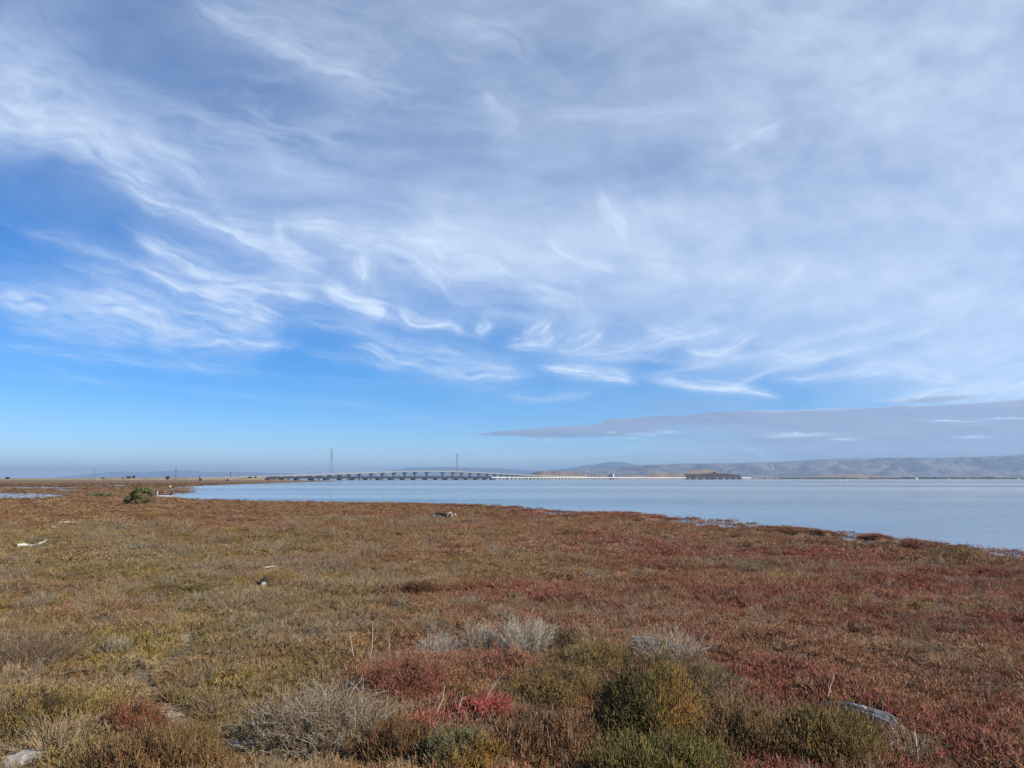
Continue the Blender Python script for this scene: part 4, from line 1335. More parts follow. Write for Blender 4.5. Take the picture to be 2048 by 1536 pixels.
def leafy(name, px, py, w, h, label, pal, stem_pal=(('dark', 1),), n=2600, size=0.055, rad=0.0052, side=None, group=None, cat="shrub", upright=0.6, wild=0.42, clear=0.55):
    """a rounded shrub: woody branches carrying many short fleshy shoots"""
    n = int(n * 1.8)
    rng = np.random.default_rng(int(px * 131 + py * 7))
    root, g, mpp = place(name, px, py, label, cat, group)
    R = w * mpp / 2; H = h * mpp
    HERO_CLEAR.append((g[0], g[1] + R * 0.2, R * clear))
    nb = max(10, int(26 * R / 0.5))
    a = rng.uniform(0, 2 * math.pi, nb); t = rng.uniform(0.05, 1.0, nb)
    base = np.stack([np.cos(a) * R * 0.25 * t, np.sin(a) * R * 0.25 * t, np.full(nb, -0.05)], -1)
    tip = np.stack([np.cos(a) * R * t, np.sin(a) * R * t, H * np.sqrt(np.clip(1 - 0.75 * t ** 2, 0.05, 1))], -1)
    ln = np.linalg.norm(tip - base, axis=1)
    P = strands(rng, base, tip - base, ln * 0.92, 5, 0.10)
    v, q, own = tubes(P, np.linspace(0.011, 0.004, 5)[None] * np.ones((nb, 1)) * min(1.6, max(0.7, H / 0.5)))
    parts = [(v, q, strand_colours(rng, stem_pal, own, nb))]
    b2, d2 = along(P, rng.uniform(0.25, 0.95, (nb, 5)))
    P2 = strands(rng, b2, d2 / (np.linalg.norm(d2, axis=1, keepdims=True) + 1e-9) + rng.normal(0, 0.6, b2.shape), rng.uniform(0.12, 0.3, len(b2)) * R * 1.2, 3, 0.2, 0.15)
    v, q, own = tubes(P2, np.array([0.005, 0.004, 0.0025])[None] * np.ones((len(b2), 1)))
    parts.append((v, q, strand_colours(rng, stem_pal, own, len(b2))))
    finish_plant(root, "branchwork", parts)
    # shoots fill a lumpy dome
    ph = rng.uniform(0, 2 * math.pi, n); cz = rng.uniform(0.0, 1.0, n) ** 0.8
    rr = rng.uniform(0.2, 1.0, n) ** 0.45 * np.where(rng.random(n) < 0.1, rng.uniform(1.0, 1.3, n), 1.0)
    lump = 0.45 + 1.05 * fbm(np.cos(ph) * 2.6 + cz * 3.5, np.sin(ph) * 2.6 + px, int(px), 4, 0.6)
    sxy = np.sqrt(1 - cz * cz * 0.96)
    pos = np.stack([np.cos(ph) * sxy * R * rr * lump, np.sin(ph) * sxy * R * rr * lump, cz * H * rr * lump * 0.92 - 0.02], -1)
    out = np.stack([np.cos(ph) * sxy, np.sin(ph) * sxy, cz], -1)
    dirs = out * (1 - upright) + np.array([0, 0, upright]) + rng.normal(0, wild, (n, 3))
    Ps = strands(rng, pos, dirs, size * 0.72 * rng.uniform(0.6, 1.8, n), 2, 0.1, 0.1)
    Rs = np.array([1.0, 0.65])[None] * rad * 0.75 * rng.uniform(0.7, 1.3, (n, 1))
    v, q, own = tubes(Ps, Rs)
    cols = strand_colours(rng, pal, own, n, 0.35)
    if side:                                              # shoots on one flank recoloured from a second palette
        pal2, ax, thr = side
        m = ((pos @ np.array(ax)) / R + rng.normal(0, 0.18, n)) > thr
        cols = np.where(m[own][:, None], strand_colours(rng, pal2, own, n, 0.3), cols)
    finish_plant(root, "foliage", [(v, q, cols)])
    return root

def twiggy(name, px, py, w, h, label, pal=(('grey', 3), ('brown', 1)), n=170, spread=1.0, r0=0.0042, cat="shrub", group=None, leaves=None, sub=6, bend=0.16, clear=0.5, lean=(0, 0)):
    """a dry bush or tuft: many thin upright twigs fanning from the base"""
    rng = np.random.default_rng(int(px * 137 + py * 11 + 3))
    root, g, mpp = place(name, px, py, label, cat, group)
    R = w * mpp / 2; H = h * mpp
    HERO_CLEAR.append((g[0], g[1] + R * 0.1, R * clear))
    a = rng.uniform(0, 2 * math.pi, n); t = np.sqrt(rng.random(n))
    base = np.stack([np.cos(a) * R * 0.45 * t, np.sin(a) * R * 0.45 * t, np.full(n, -0.04)], -1)
    hh = H * rng.uniform(0.55, 1.08, n) * (1 - 0.35 * t ** 2)
    dirs = np.stack([np.cos(a) * R * 0.62 * t * spread + lean[0] * H, np.sin(a) * R * 0.62 * t * spread + lean[1] * H, hh], -1)
    P = strands(rng, base, dirs, np.linalg.norm(dirs, axis=1), 6, bend)
    v, q, own = tubes(P, np.linspace(r0, r0 * 0.45, 6)[None] * rng.uniform(0.7, 1.4, (n, 1)))
    parts = [(v, q, strand_colours(rng, pal, own, n, 0.35))]
    b2, d2 = along(P, rng.uniform(0.3, 0.98, (n, sub)))
    m = len(b2)
    P2 = strands(rng, b2, d2 / (np.linalg.norm(d2, axis=1, keepdims=True) + 1e-9) + rng.normal(0, 0.5, b2.shape), rng.uniform(0.1, 0.28, m) * H, 3, 0.2, 0.08)
    v, q, own = tubes(P2, np.array([r0 * 0.65, r0 * 0.55, r0 * 0.35])[None] * np.ones((m, 1)))
    parts.append((v, q, strand_colours(rng, pal, own, m, 0.35)))
    finish_plant(root, "twigs" if False else "branchwork", parts)
    if leaves:
        lp, cnt = leaves
        f = rng.uniform(0.1, 0.9, (n, max(1, cnt // n)))
        b3, d3 = along(P, f); k = len(b3)
        b3 = b3 + rng.normal(0, 0.03, b3.shape)
        P3 = strands(rng, b3, d3 / (np.linalg.norm(d3, axis=1, keepdims=True) + 1e-9) + rng.normal(0, 0.6, b3.shape), rng.uniform(0.03, 0.08, k), 3, 0.2, 0.1)
        v, q, own = tubes(P3, np.array([0.004, 0.0055, 0.003])[None] * np.ones((k, 1)))
        finish_plant(root, "foliage", [(v, q, strand_colours(rng, lp, own, k, 0.3))])
    return root

def stalks(name, label, stems, group=None):
    """a dead plant: long bare pale stalks given by their feet and tips"""
    g0 = foot(*stems[0][0])
    root = empty(name, tuple(g0)); tag(root, label, "dead plant", group)
    rng = np.random.default_rng(int(stems[0][0][0]))
    for (b, t) in stems:
        gb = foot(*b)
        bx = gb + np.array([0, 0, -0.03])
        tp = at_depth(t[0], t[1], gb[1] + rng.uniform(-0.1, 0.15))
        P = np.array([bx + (tp - bx) * f + np.array([0.035 * math.sin(f * 3.1), 0, 0.02 * math.sin(f * 3.1)]) * np.linalg.norm(tp - bx) for f in np.linspace(0, 1, 7)])
        P[1:] += rng.normal(0, 0.006, (6, 3))
        v, q, own = tubes(P[None] - g0, np.linspace(0.0075, 0.0036, 7)[None])
        parts = [(v, q, np.tile(np.array((0.74, 0.67, 0.56)), (len(v), 1)))]
        bb, dd = along(P[None] - g0, rng.uniform(0.5, 0.95, (1, 3)))
        P2 = strands(rng, bb, dd / np.linalg.norm(dd, axis=1, keepdims=True) + rng.normal(0, 0.5, bb.shape), rng.uniform(0.05, 0.14, 3), 3, 0.15)
        v, q, own = tubes(P2, np.array([0.003, 0.0025, 0.0015])[None] * np.ones((3, 1)))
        parts.append((v, q, np.tile(PAL['straw'] * 1.2, (len(v), 1))))
        finish_plant(root, "stalk", parts)

# -- foreground
twiggy("grey_shrub", 632, 1500, 270, 128, "large dome of dry silver grey twigs beside the bare dirt path", (('grey', 4), ('silver', 2), ('brown', 2)), n=560, spread=1.25, r0=0.004, leaves=((('brown', 2), ('sage', 2), ('grey', 2)), 4600), sub=8, bend=0.34, clear=0.7)
leafy("marsh_shrub", 1288, 1500, 225, 185, "dense dark olive bush with a yellow orange flank and a black hollow beside it", (('green', 3), ('olive', 3), ('dark', 1)), n=8200, side=((('orange', 4), ('yellow', 3), ('olive', 1)), (0.95, -0.3, 0), 0.40), size=0.06)  # its sunlit side is put into the shoot colours as orange and yellow
leafy("green_shrub", 1330, 1566, 280, 78, "low bright green shrub along the foot of the dark olive bush", (('green', 4), ('olive', 2), ('yellow', 1)), n=5200, size=0.07, upright=0.75)
leafy("green_shrub", 1650, 1530, 210, 110, "mixed green and brown shrub in front of the large grey log", (('green', 2), ('olive', 5), ('brown', 2), ('orange', 1)), n=5200, size=0.06)
leafy("green_shrub", 1490, 1530, 190, 110, "shaggy dark brown green shrub next to the shrub before the large log", (('olive', 3), ('brown', 3), ('dark', 2), ('rust', 1)), n=4200, size=0.07, upright=0.7)
leafy("marsh_shrub", 915, 1560, 190, 95, "grey green shrub with a yellow orange patch among dark brown stems", (('sage', 3), ('green', 2), ('olive', 2)), n=4600, side=((('orange', 3), ('yellow', 3)), (0.8, -0.6, 0), 0.38), size=0.06)
leafy("brown_shrub", 1090, 1535, 250, 100, "dark rusty brown shrub with upright dry shoots beneath the red seepweed", (('rust', 3), ('dark', 3), ('brown', 3), ('straw', 1)), n=5600, size=0.09, upright=0.85, rad=0.0045)
leafy("brown_shrub", 790, 1550, 150, 90, "dark brown upright shrub next to the silver grey twig dome", (('dark', 3), ('rust', 3), ('olive', 2)), n=3600, size=0.09, upright=0.85, rad=0.0045)
twiggy("red_seepweed", 968, 1446, 120, 66, "brightest coral red upright plant amid brown shrubs", (('coral', 4), ('pinkred', 2)), n=90, spread=1.1, r0=0.004, leaves=((('coral', 5), ('pinkred', 1), ('rust', 1)), 2200), sub=5, bend=0.14, cat="plant")
twiggy("red_seepweed", 850, 1466, 120, 44, "paler pink red low plant beside the coral red one", (('pinkred', 4), ('coral', 2), ('straw', 1)), n=80, spread=1.2, r0=0.004, leaves=((('coral', 2), ('pinkred', 4)), 1200), sub=5, bend=0.16, cat="plant")
leafy("red_seepweed", 1170, 1432, 70, 30, "small dull red plant between the olive bush and the coral red plant", (('crimson', 3), ('maroon', 3), ('pinkred', 1)), n=900, size=0.055, cat="plant")
leafy("heath_mound", 815, 1385, 200, 62, "wide rounded mound of dusky maroon pickleweed", (('pinkred', 4), ('maroon', 4), ('brown', 2)), n=5200, size=0.05)
leafy("heath_mound", 1012, 1350, 125, 52, "small rose brown mound below the tallest grey tuft", (('pinkred', 5), ('rust', 2), ('straw', 1)), n=3000, size=0.05)
leafy("heath_mound", 1120, 1405, 240, 66, "broad olive brown mound behind the red seepweed", (('olive', 5), ('brown', 3), ('yellow', 1), ('rust', 1)), n=6000, size=0.05)
leafy("heath_mound", 1200, 1335, 170, 45, "golden olive mound right of the tallest grey tuft", (('olive', 4), ('yellow', 2), ('brown', 2)), n=3600, size=0.05)
leafy("heath_mound", 1380, 1390, 210, 60, "grey green mound below the tuft that hides a plank", (('olive', 4), ('sage', 3), ('brown', 2)), n=4600, size=0.05)
twiggy("grey_tuft", 1052, 1312, 118, 84, "tallest pale silver tuft of upright dead twigs", (('silver', 5), ('straw', 2)), n=210, r0=0.0046, bend=0.1)
twiggy("grey_tuft", 882, 1325, 100, 62, "shorter grey tuft of bristling twigs at the end of the tuft row", (('silver', 5), ('brown', 1)), n=190, r0=0.0042, bend=0.1)
twiggy("grey_tuft", 962, 1310, 88, 66, "darker grey tuft between the tallest and the bristling one", (('silver', 3), ('brown', 3)), n=170, r0=0.004, bend=0.14)
twiggy("dark_tuft", 1122, 1304, 66, 58, "blackish brown tuft pressed against the tallest silver tuft", (('dark', 5), ('brown', 1)), n=170, r0=0.0046)
twiggy("grey_tuft", 1338, 1332, 112, 78, "loose fan of grey twigs growing over a weathered plank", (('silver', 4), ('straw', 1), ('brown', 2)), n=190, spread=1.5, bend=0.12)
twiggy("grey_tuft", 60, 1335, 190, 78, "broad dark grey thicket of twigs on the far side of the yellow pickleweed", (('grey', 3), ('dark', 1), ('brown', 2)), n=330, bend=0.16)
twiggy("grey_tuft", 232, 1308, 46, 38, "little pale tuft of straight grey stems", (('silver', 4), ('straw', 2)), n=60, bend=0.08)
leafy("heath_mound", 95, 1462, 240, 58, "wide bright yellow mound near the pale stone slab", (('yellow', 5), ('olive', 3), ('brown', 1)), n=5200, size=0.05)
leafy("heath_mound", 262, 1468, 130, 52, "brick red mound at the edge of the dirt path", (('rust', 4), ('maroon', 3), ('brown', 1)), n=3000, size=0.05)
leafy("heath_mound", 300, 1560, 260, 80, "rust and olive upright growth beside the pale stone slab", (('rust', 3), ('olive', 3), ('brown', 3)), n=5200, size=0.09, upright=0.85)
leafy("heath_mound", 395, 1500, 80, 34, "small fresh green clump on the dirt path's edge", (('green', 2), ('olive', 4), ('yellow', 2)), n=1300, size=0.06)
twiggy("grey_tuft", 110, 1500, 130, 56, "flattened fan of dry grey stems behind the stone slab", (('grey', 3), ('straw', 3)), n=150, spread=1.7, bend=0.16)
twiggy("grey_tuft", 1452, 1425, 150, 62, "tangle of grey twigs beside the shaggy brown green shrub", (('grey', 3), ('brown', 3), ('dark', 1)), n=240, spread=1.3, bend=0.22)
twiggy("grey_tuft", 1822, 1525, 110, 70, "sparse grey twigs at the end of the large log", (('grey', 4), ('brown', 2)), n=110, spread=1.2, bend=0.15)
twiggy("grey_tuft", 735, 1440, 110, 60, "dull grey twig clump between the silver twig dome and the maroon mound", (('grey', 4), ('brown', 3)), n=150, spread=1.3, bend=0.22)
twiggy("grey_tuft", 1560, 1470, 120, 66, "brown grey twig clump directly behind the shrub before the large log", (('grey', 3), ('brown', 3), ('dark', 1)), n=170, spread=1.3, bend=0.2)
twiggy("grey_tuft", 1195, 1520, 110, 70, "dry tan twig clump at the dark foot of the olive gold bush", (('straw', 2), ('grey', 3), ('brown', 2)), n=150, spread=1.2, bend=0.2)
twiggy("grey_tuft", 430, 1425, 100, 44, "low grey brown twig clump on the far bank of the dirt path", (('grey', 3), ('brown', 3)), n=130, spread=1.4, bend=0.22)
twiggy("grey_tuft", 1010, 1545, 120, 74, "brown upright twig clump between the grey green and rusty brown shrubs", (('brown', 3), ('dark', 2), ('grey', 2)), n=170, spread=1.1, bend=0.16)
leafy("green_rosette", 1478, 1368, 44, 16, "tiny bright green clump in the maroon pickleweed", (('green', 4), ('olive', 1)), n=500, size=0.045, cat="plant")
twiggy("grass_tangle", 1950, 1395, 130, 22, "low dark grey green tangle of grass sunk in maroon pickleweed", (('dark', 4), ('sage', 3)), n=260, spread=1.6, bend=0.3)
_h = foot(1208, 1470); HERO_CLEAR.append((_h[0], _h[1], 0.3))
# -- middle distance
for (x, y, w, h, lab, pal) in [
    (655, 1148, 100, 30, "grey olive thicket standing above the middle of the marsh", (('grey', 3), ('sage', 3))),
    (580, 1130, 70, 22, "smaller grey thicket next to the grey olive one", (('grey', 4), ('brown', 2))),
    (735, 1182, 120, 34, "tan feathery grass clump next to the white grass tuft", (('straw', 4), ('grey', 2))),
    (806, 1178, 40, 20, "small windswept tuft of whitish grass", (('straw', 3), ('grey', 3))),
    (600, 1185, 110, 26, "spreading grey brown thicket behind the pale log stub", (('grey', 3), ('brown', 3))),
    (470, 1218, 110, 30, "wide grey tussock between the path and the log stub", (('grey', 4), ('brown', 3))),
    (220, 1225, 170, 30, "wide pinkish brown dry thicket beyond the dirt path", (('brown', 4), ('pinkred', 2), ('grey', 1))),
    (600, 1290, 100, 34, "dark grey green sprawling thicket short of the log stub", (('sage', 2), ('dark', 2), ('grey', 2))),
    (440, 1310, 120, 36, "dull brown thicket right beside the upper path", (('brown', 3), ('dark', 2), ('sage', 1))),
    (30, 1190, 60, 24, "grey thicket far beyond the broad dark one", (('grey', 3), ('dark', 1))),
    (130, 1260, 90, 26, "straggly rusty thicket beyond the broad dark grey one", (('rust', 3), ('brown', 2))),
    (1010, 1196, 60, 14, "low dark sprawl in the dusky red strip", (('dark', 3), ('sage', 2)))]:
    twiggy("dry_thicket", x, y, w, h, lab, pal, n=170, spread=1.4, r0=0.006, bend=0.2, sub=4)
leafy("brown_shrub", 842, 1192, 66, 28, "small dark brown bush next to the white grass tuft", (('dark', 3), ('rust', 3)), n=1500, size=0.09, rad=0.008)
leafy("brown_shrub", 1905, 1116, 110, 14, "low olive shrub patch on the right shore slope", (('olive', 3), ('brown', 2)), n=900, size=0.16, rad=0.014)
twiggy("straw_tuft", 372, 1262, 60, 34, "golden straw grass tuft at the far end of the dirt path", (('straw', 3), ('yellow', 3)), n=120, lean=(-0.2, 0), bend=0.1, cat="grass")

stalks("dead_stalks" if False else "dead_plant", "dead plant of long pale stalks leaning beside the coral red plant", [((935, 1450), (1000, 1352)), ((862, 1452), (890, 1372)), ((905, 1448), (926, 1384)), ((938, 1450), (1012, 1432)), ((930, 1452), (938, 1422))])
stalks("dead_plant", "dead plant with tall thin stalks beside the maroon mound", [((735, 1340), (746, 1248)), ((707, 1335), (700, 1268)), ((778, 1330), (776, 1272)), ((690, 1386), (752, 1342)), ((738, 1382), (752, 1352))])
stalks("dead_plant", "dead plant of curved pale stalks rising beside the large log", [((1690, 1446), (1712, 1410)), ((1665, 1432), (1676, 1412)), ((1655, 1442), (1680, 1424)), ((1640, 1426), (1668, 1346))])
stalks("dead_plant", "dead plant of straight pale stalks at the end of the large log", [((1836, 1545), (1828, 1462)), ((1795, 1482), (1782, 1448)), ((1808, 1530), (1800, 1494))])
stalks("dead_plant", "dead plant of short broken pale stalks between the olive bush and brown green shrub", [((1382, 1456), (1404, 1424)), ((1376, 1470), (1402, 1464)), ((1494, 1518), (1472, 1478))])

# ------------------------------------------------------------------ evergreen bush and the dark trees beyond
def crown_cards(rng, blobs, n, size, pal):
    """leaf faces spread through several lobes; returns a mesh-ready triple"""
    w = np.array([b[3] * b[4] * b[5] for b in blobs]) ** 0.66; w /= w.sum()
    k = rng.choice(len(blobs), n, p=w)
    B = np.array(blobs)[k]
    d = rng.normal(0, 1, (n, 3)); d /= np.linalg.norm(d, axis=1, keepdims=True)
    r = rng.uniform(0.15, 1, n) ** 0.4 * (0.8 + 0.4 * rng.random(n))
    c = B[:, :3] + d * B[:, 3:6] * r[:, None]
    nrm = d + rng.normal(0, 0.6, (n, 3)); nrm /= np.linalg.norm(nrm, axis=1, keepdims=True)
    t = np.cross(nrm, rng.normal(0, 1, (n, 3))); t /= np.linalg.norm(t, axis=1, keepdims=True); b = np.cross(nrm, t)
    s = size * rng.uniform(0.6, 1.4, (n, 1))
    v = np.stack([c - t * s, c + b * s * 0.55, c + t * s, c - b * s * 0.55], 1).reshape(-1, 3)
    q = np.arange(n * 4).reshape(n, 4)
    own = np.repeat(np.arange(n), 4)
    return v, q, strand_colours(rng, pal, own, n, 0.4)

PAL['evergreen'] = np.array((0.070, 0.085, 0.028)); PAL['coyote'] = np.array((0.170, 0.185, 0.055)); PAL['darkleaf'] = np.array((0.022, 0.030, 0.018))

def bush(px, py, w, h, label, pal, n, lobes, name="evergreen_bush", size=0.06, cat="bush", seed=1, z=None, Y=None):
    rng = np.random.default_rng(seed)
    if Y is None:
        g = foot(px, py)
    else:
        g = at_depth(px, py, Y)
    mpp = np.linalg.norm(g[:2]) / F
    root = empty(name, tuple(g)); tag(root, label, cat)
    W_, H_ = w * mpp, h * mpp
    blobs = [(cx * W_, cy * W_, cz * H_, rx * W_, rx * W_ * 0.9, rz * H_) for cx, cy, cz, rx, rz in lobes]
    v, q, c = crown_cards(rng, blobs, n, size, pal)
    finish_plant(root, "crown", [(v, q, c)])
    m = 9
    a = rng.uniform(0, 2 * math.pi, m)
    base = np.stack([np.cos(a) * 0.06 * W_, np.sin(a) * 0.06 * W_, np.full(m, -0.1)], -1)
    tips = np.array([b[:3] for b in blobs])[rng.integers(0, len(blobs), m)] + rng.normal(0, 0.05 * W_, (m, 3))
    P = strands(rng, base, tips - base, np.linalg.norm(tips - base, axis=1), 5, 0.12)
    v, q, own = tubes(P, np.linspace(0.03, 0.012, 5)[None] * np.ones((m, 1)) * max(1, W_ / 3), 5)
    finish_plant(root, "trunk", [(v, q, np.tile(np.array([[0.10, 0.08, 0.06]]), (len(v), 1)))])
    return root

bush(277, 1009.5, 56, 31, "lone rounded green bush standing on the open marsh near the inlet", (('evergreen', 4), ('coyote', 3), ('brown', 1), ('sage', 1)), 5200,
     [(-0.30, 0, 0.36, 0.13, 0.22), (-0.18, 0.1, 0.64, 0.15, 0.24), (0.02, 0, 0.80, 0.16, 0.18), (0.22, 0.05, 0.80, 0.15, 0.15), (0.06, -0.12, 0.50, 0.13, 0.2), (0.10, -0.1, 0.18, 0.17, 0.18), (-0.40, 0, 0.16, 0.09, 0.16), (0.38, 0, 0.66, 0.10, 0.16), (0.30, -0.05, 0.30, 0.10, 0.16), (-0.05, 0.1, 0.3, 0.12, 0.25)], size=0.085, seed=4)
twiggy("grey_shrub", 302, 1008, 24, 26, "leafless grey twigs against the flank of the lone green bush", (('grey', 4), ('brown', 1)), n=90, r0=0.012, sub=4)
bush(200, 993, 50, 7, "low flat green shrub by a small pool beyond the lone bush", (('coyote', 3), ('sage', 2)), 1600, [(-0.3, 0, 0.4, 0.2, 0.5), (0.1, 0, 0.5, 0.25, 0.5), (0.38, 0, 0.6, 0.12, 0.5)], name="low_shrub", size=0.13, seed=9)
FT = [(15, 958.6, 8, 4.6, "dark round bush on the marsh rim, farthest from the bay", 1300), (257.5, 957.4, 12, 6.2, "dark wide tree clump on the tan levee rim", 1480), (267.5, 956.6, 6, 5.2, "dark leaning tree against the wide clump on the levee rim", 1500),
      (335, 959.4, 9, 7.8, "tallest dark round tree near the small lattice tower and the bay", 1250), (400.5, 961.2, 5.5, 3.6, "dark little bush on the marsh between the tall round tree and the bay", 1000),
      (455, 961.6, 4, 3.2, "smallest dark bush on the marsh beside the inlet's far shore", 1050), (206, 957.4, 6, 2.2, "low dark bush on the levee rim beyond the small lattice tower", 1480), (245, 957.4, 4, 2.0, "tiny dark bush next to the wide clump on the levee", 1480),
      (500, 955.6, 9, 2.4, "dark bush at the levee top by the railway abutment", 1640), (511, 955.6, 6, 2.6, "dark bush touching the railway abutment", 1650), (625, 961.8, 9, 3.2, "small dark bush on the spit in front of the railway bridge", 1220)]
for i, (x, y, w, h, lab, Y) in enumerate(FT):
    bush(x, y, w, h, lab, (('darkleaf', 4), ('evergreen', 1)), 420, [(-0.2, 0, 0.45, 0.26, 0.4), (0.16, 0, 0.55, 0.28, 0.42), (0.0, 0, 0.3, 0.36, 0.3)], name="dark_tree", size=0.55, cat="tree", seed=20 + i, Y=Y)

# far-off trees along the opposite shore
def far_wood():
    rng = np.random.default_rng(5)
    parts = []
    for _ in range(1100):
        px = 1480 + 900 * rng.random()
        dens = vnoise(np.array([px / 23.0]), np.array([0.5]), 3)[0]
        if px < 1560 and rng.random() < 0.6: continue
        if dens < 0.3 and rng.random() < 0.6: continue
        Y = rng.uniform(5000, 5420)
        g = at_depth(px, HOR, Y); h = rng.uniform(5, 12) * (0.6 + 0.9 * dens)
        v, q, c = crown_cards(rng, [(g[0], g[1], 1.0 + h * 0.45, h * 0.7, h * 0.7, h * 0.55)], 26, h * 0.28, (('darkleaf', 3), ('evergreen', 2), ('dark', 1)))
        parts.append((v, q, c))
    v, q, c = merge(parts)
    me = fast_mesh("far_wood", v, quads=q); color_attr(me, "col", c); me.materials.append(M['plant'])
    o = put(bpy.data.objects.new("far_wood", me)); tag(o, "dark band of trees along the opposite shore below the hills", "trees", kind="stuff")
far_wood()

def house(px, label, w, h, Y=4950):
    g = at_depth(px, 956.8, Y)
    r = empty("far_house", (g[0], g[1], 0.4), 0.4); tag(r, label, "house")
    b = MB(); b.box((0, 0, h / 2), (w, w * 0.6, h)); b.build("wall", M['white'], r)
    b = MB(); b.hexa([(-w * .53, -w * .34, h + .02), (w * .53, -w * .34, h + .02), (w * .53, w * .34, h + .02), (-w * .53, w * .34, h + .02), (-w * .5, -.4, h * 1.4), (w * .5, -.4, h * 1.4), (w * .5, .4, h * 1.4), (-w * .5, .4, h * 1.4)]); b.build("roof", M['deck'], r)
house(1833, "tiny white house among trees past the low brown hill on the far shore", 17, 6)
house(1897, "tiny pale low shed midway along the far tree band", 12, 4)
house(2037, "tiny white house at the end of the far tree band", 16, 5)

# ------------------------------------------------------------------ driftwood, stones and other finds
def log_tube(mb, pts, rad, n=10, seed=1, rough=0.12):
    mb.tube(pts, rad, n, seed=seed, rough=rough)

def big_log():
    a = foot(1668, 1434); b = foot(1835, 1506)
    c = (a + b) / 2; L = np.linalg.norm(b[:2] - a[:2]) + 0.25
    ang = math.atan2(b[1] - a[1], b[0] - a[0])
    r = empty("driftwood_log", (c[0], c[1], gz(c[0], c[1]) + 0.085), ang)
    tag(r, "large weathered grey log lying half buried in red pickleweed", "log")
    mb = MB()
    xs = np.linspace(-L / 2, L / 2, 12)
    log_tube(mb, [(x, 0.015 * math.sin(x * 3), 0.02 * math.sin(x * 2) - 0.34 * max(0, x - 0.12) - 0.22 * max(0, -x - 0.28)) for x in xs], [0.092 + 0.01 * math.sin(x * 5) - 0.012 * max(0, x) for x in xs], 14, 3, 0.10)
    t = mb.build("trunk", M['wood'], r, smooth=False)
    for k, (x, y, w) in enumerate(((-0.25, -0.05, 0.45), (0.15, 0.03, 0.5), (0.1, -0.085, 0.6))):
        sb = MB(); sb.tube([(x - w / 2, y, 0.080 - abs(y) * 0.5), (x, y + 0.01, 0.092 - abs(y) * 0.5), (x + w / 2, y, 0.080 - abs(y) * 0.5)], [0.006, 0.018, 0.005], 5); sb.build("splinter", M['bleached'], t)
    g = at_depth(1727, 1457, c[1] + 0.06)
    HERO_CLEAR.extend([(a[0] + (b[0] - a[0]) * f, a[1] + (b[1] - a[1]) * f - 0.10, 0.22) for f in np.linspace(0.2, 0.62, 8)])
    s = MB()
    ring = [(math.cos(t) * 0.055, math.sin(t) * 0.03, 0) for t in np.linspace(0, 2 * math.pi, 12, endpoint=False)]
    s._add([(x, y, 0.0) for x, y, z in ring] + [(x * 0.6, y * 0.6, 0.016) for x, y, z in ring] + [(0, 0, 0.019)],
           [(i, (i + 1) % 12, 12 + (i + 1) % 12, 12 + i) for i in range(12)] + [(12 + i, 12 + (i + 1) % 12, 24) for i in range(12)])
    o = s.build("white_shell", M['plastic'], None, True); o.location = (c[0] - 0.10, c[1] + 0.0, gz(c[0], c[1]) + 0.085 + 0.098); o.rotation_euler = (0.3, 0, ang)
    tag(o, "white chip of shell lying on top of the large grey log", "shell")
big_log()

def plank_log():
    g = foot(1288, 1315)
    r = empty("split_plank", (g[0], g[1], g[2] + 0.2), -0.35)
    tag(r, "split grey plank poking out from under the loose twig fan", "driftwood")
    for k, (y, z, w, h, l) in enumerate(((0, 0, 0.16, 0.10, 0.75), (0.10, 0.075, 0.07, 0.045, 0.62))):
        mb = MB()
        mb.tube([(-0.20 - 0.02 * k, y, z), (0.1, y, z + 0.008), (l - 0.2, y, z - 0.03)], [w / 2, w / 2 * 1.05, w / 2 * 0.9], 8, seed=k, rough=0.15)
        mb.build("board", M['wood'], r)
    HERO_CLEAR.append((g[0] - 0.02, g[1] - 0.25, 0.36))
plank_log()

def stub():
    g = foot(529, 1176)
    r = empty("log_stub", (g[0], g[1], g[2] + 0.17), math.radians(222))
    r.rotation_euler = (0, math.radians(12), math.radians(282))
    tag(r, "short thick log stub with a pale cut end in the brown pickleweed", "log")
    mb = MB(); mb.tube([(-0.22, 0, 0), (0, 0, 0.01), (0.2, 0, 0)], [0.075, 0.088, 0.084], 14, seed=2, rough=0.06); b = mb.build("trunk", M['darkwood'], r)
    e = MB(); e.tube([(0.2, 0, 0), (0.206, 0, 0)], [0.074, 0.072], 14); e.build("cut_face", M['cutwood'], b)
    HERO_CLEAR.append((g[0], g[1] - 0.25, 0.45))
stub()

def branch(name, pts, rad, mat, label, forks=(), cat="driftwood", up=0.12):
    G = [foot(*p) for p in pts]
    r = empty(name, tuple(G[0])); tag(r, label, cat)
    mb = MB()
    base = G[0]
    P = [tuple(g - base + np.array([0, 0, up + 0.03 * math.sin(i * 2.1)])) for i, g in enumerate(G)]
    mb.tube(P, list(np.linspace(rad, rad * 0.45, len(P))), 8, seed=5, rough=0.25)
    mb.build("stem", mat, r)
    for (i, d, l) in forks:
        f = MB(); a = Vector(P[i]); f.tube([a, a + Vector(d) * l * 0.6, a + Vector(d) * l + Vector((0, 0, 0.05))], [rad * 0.6, rad * 0.4, rad * 0.15], 6, seed=i, rough=0.2); f.build("fork", mat, r)
    for g in G: HERO_CLEAR.append((g[0], g[1] - 0.15, 0.28))
branch("driftwood_branch", [(33, 1098), (48, 1097), (62, 1096), (78, 1093)], 0.085, M['bleached'], "bright bleached branch with a thin raised tip lying far from the bay", [(3, (0.8, 0.3, 0.35), 0.35), (1, (-0.5, 0.6, 0.2), 0.3)], up=0.12)
branch("driftwood_board", [(114, 1048.5), (150, 1048.3), (185, 1049)], 0.035, M['bleached'], "long thin pale board lying toward the lone green bush", up=0.12)
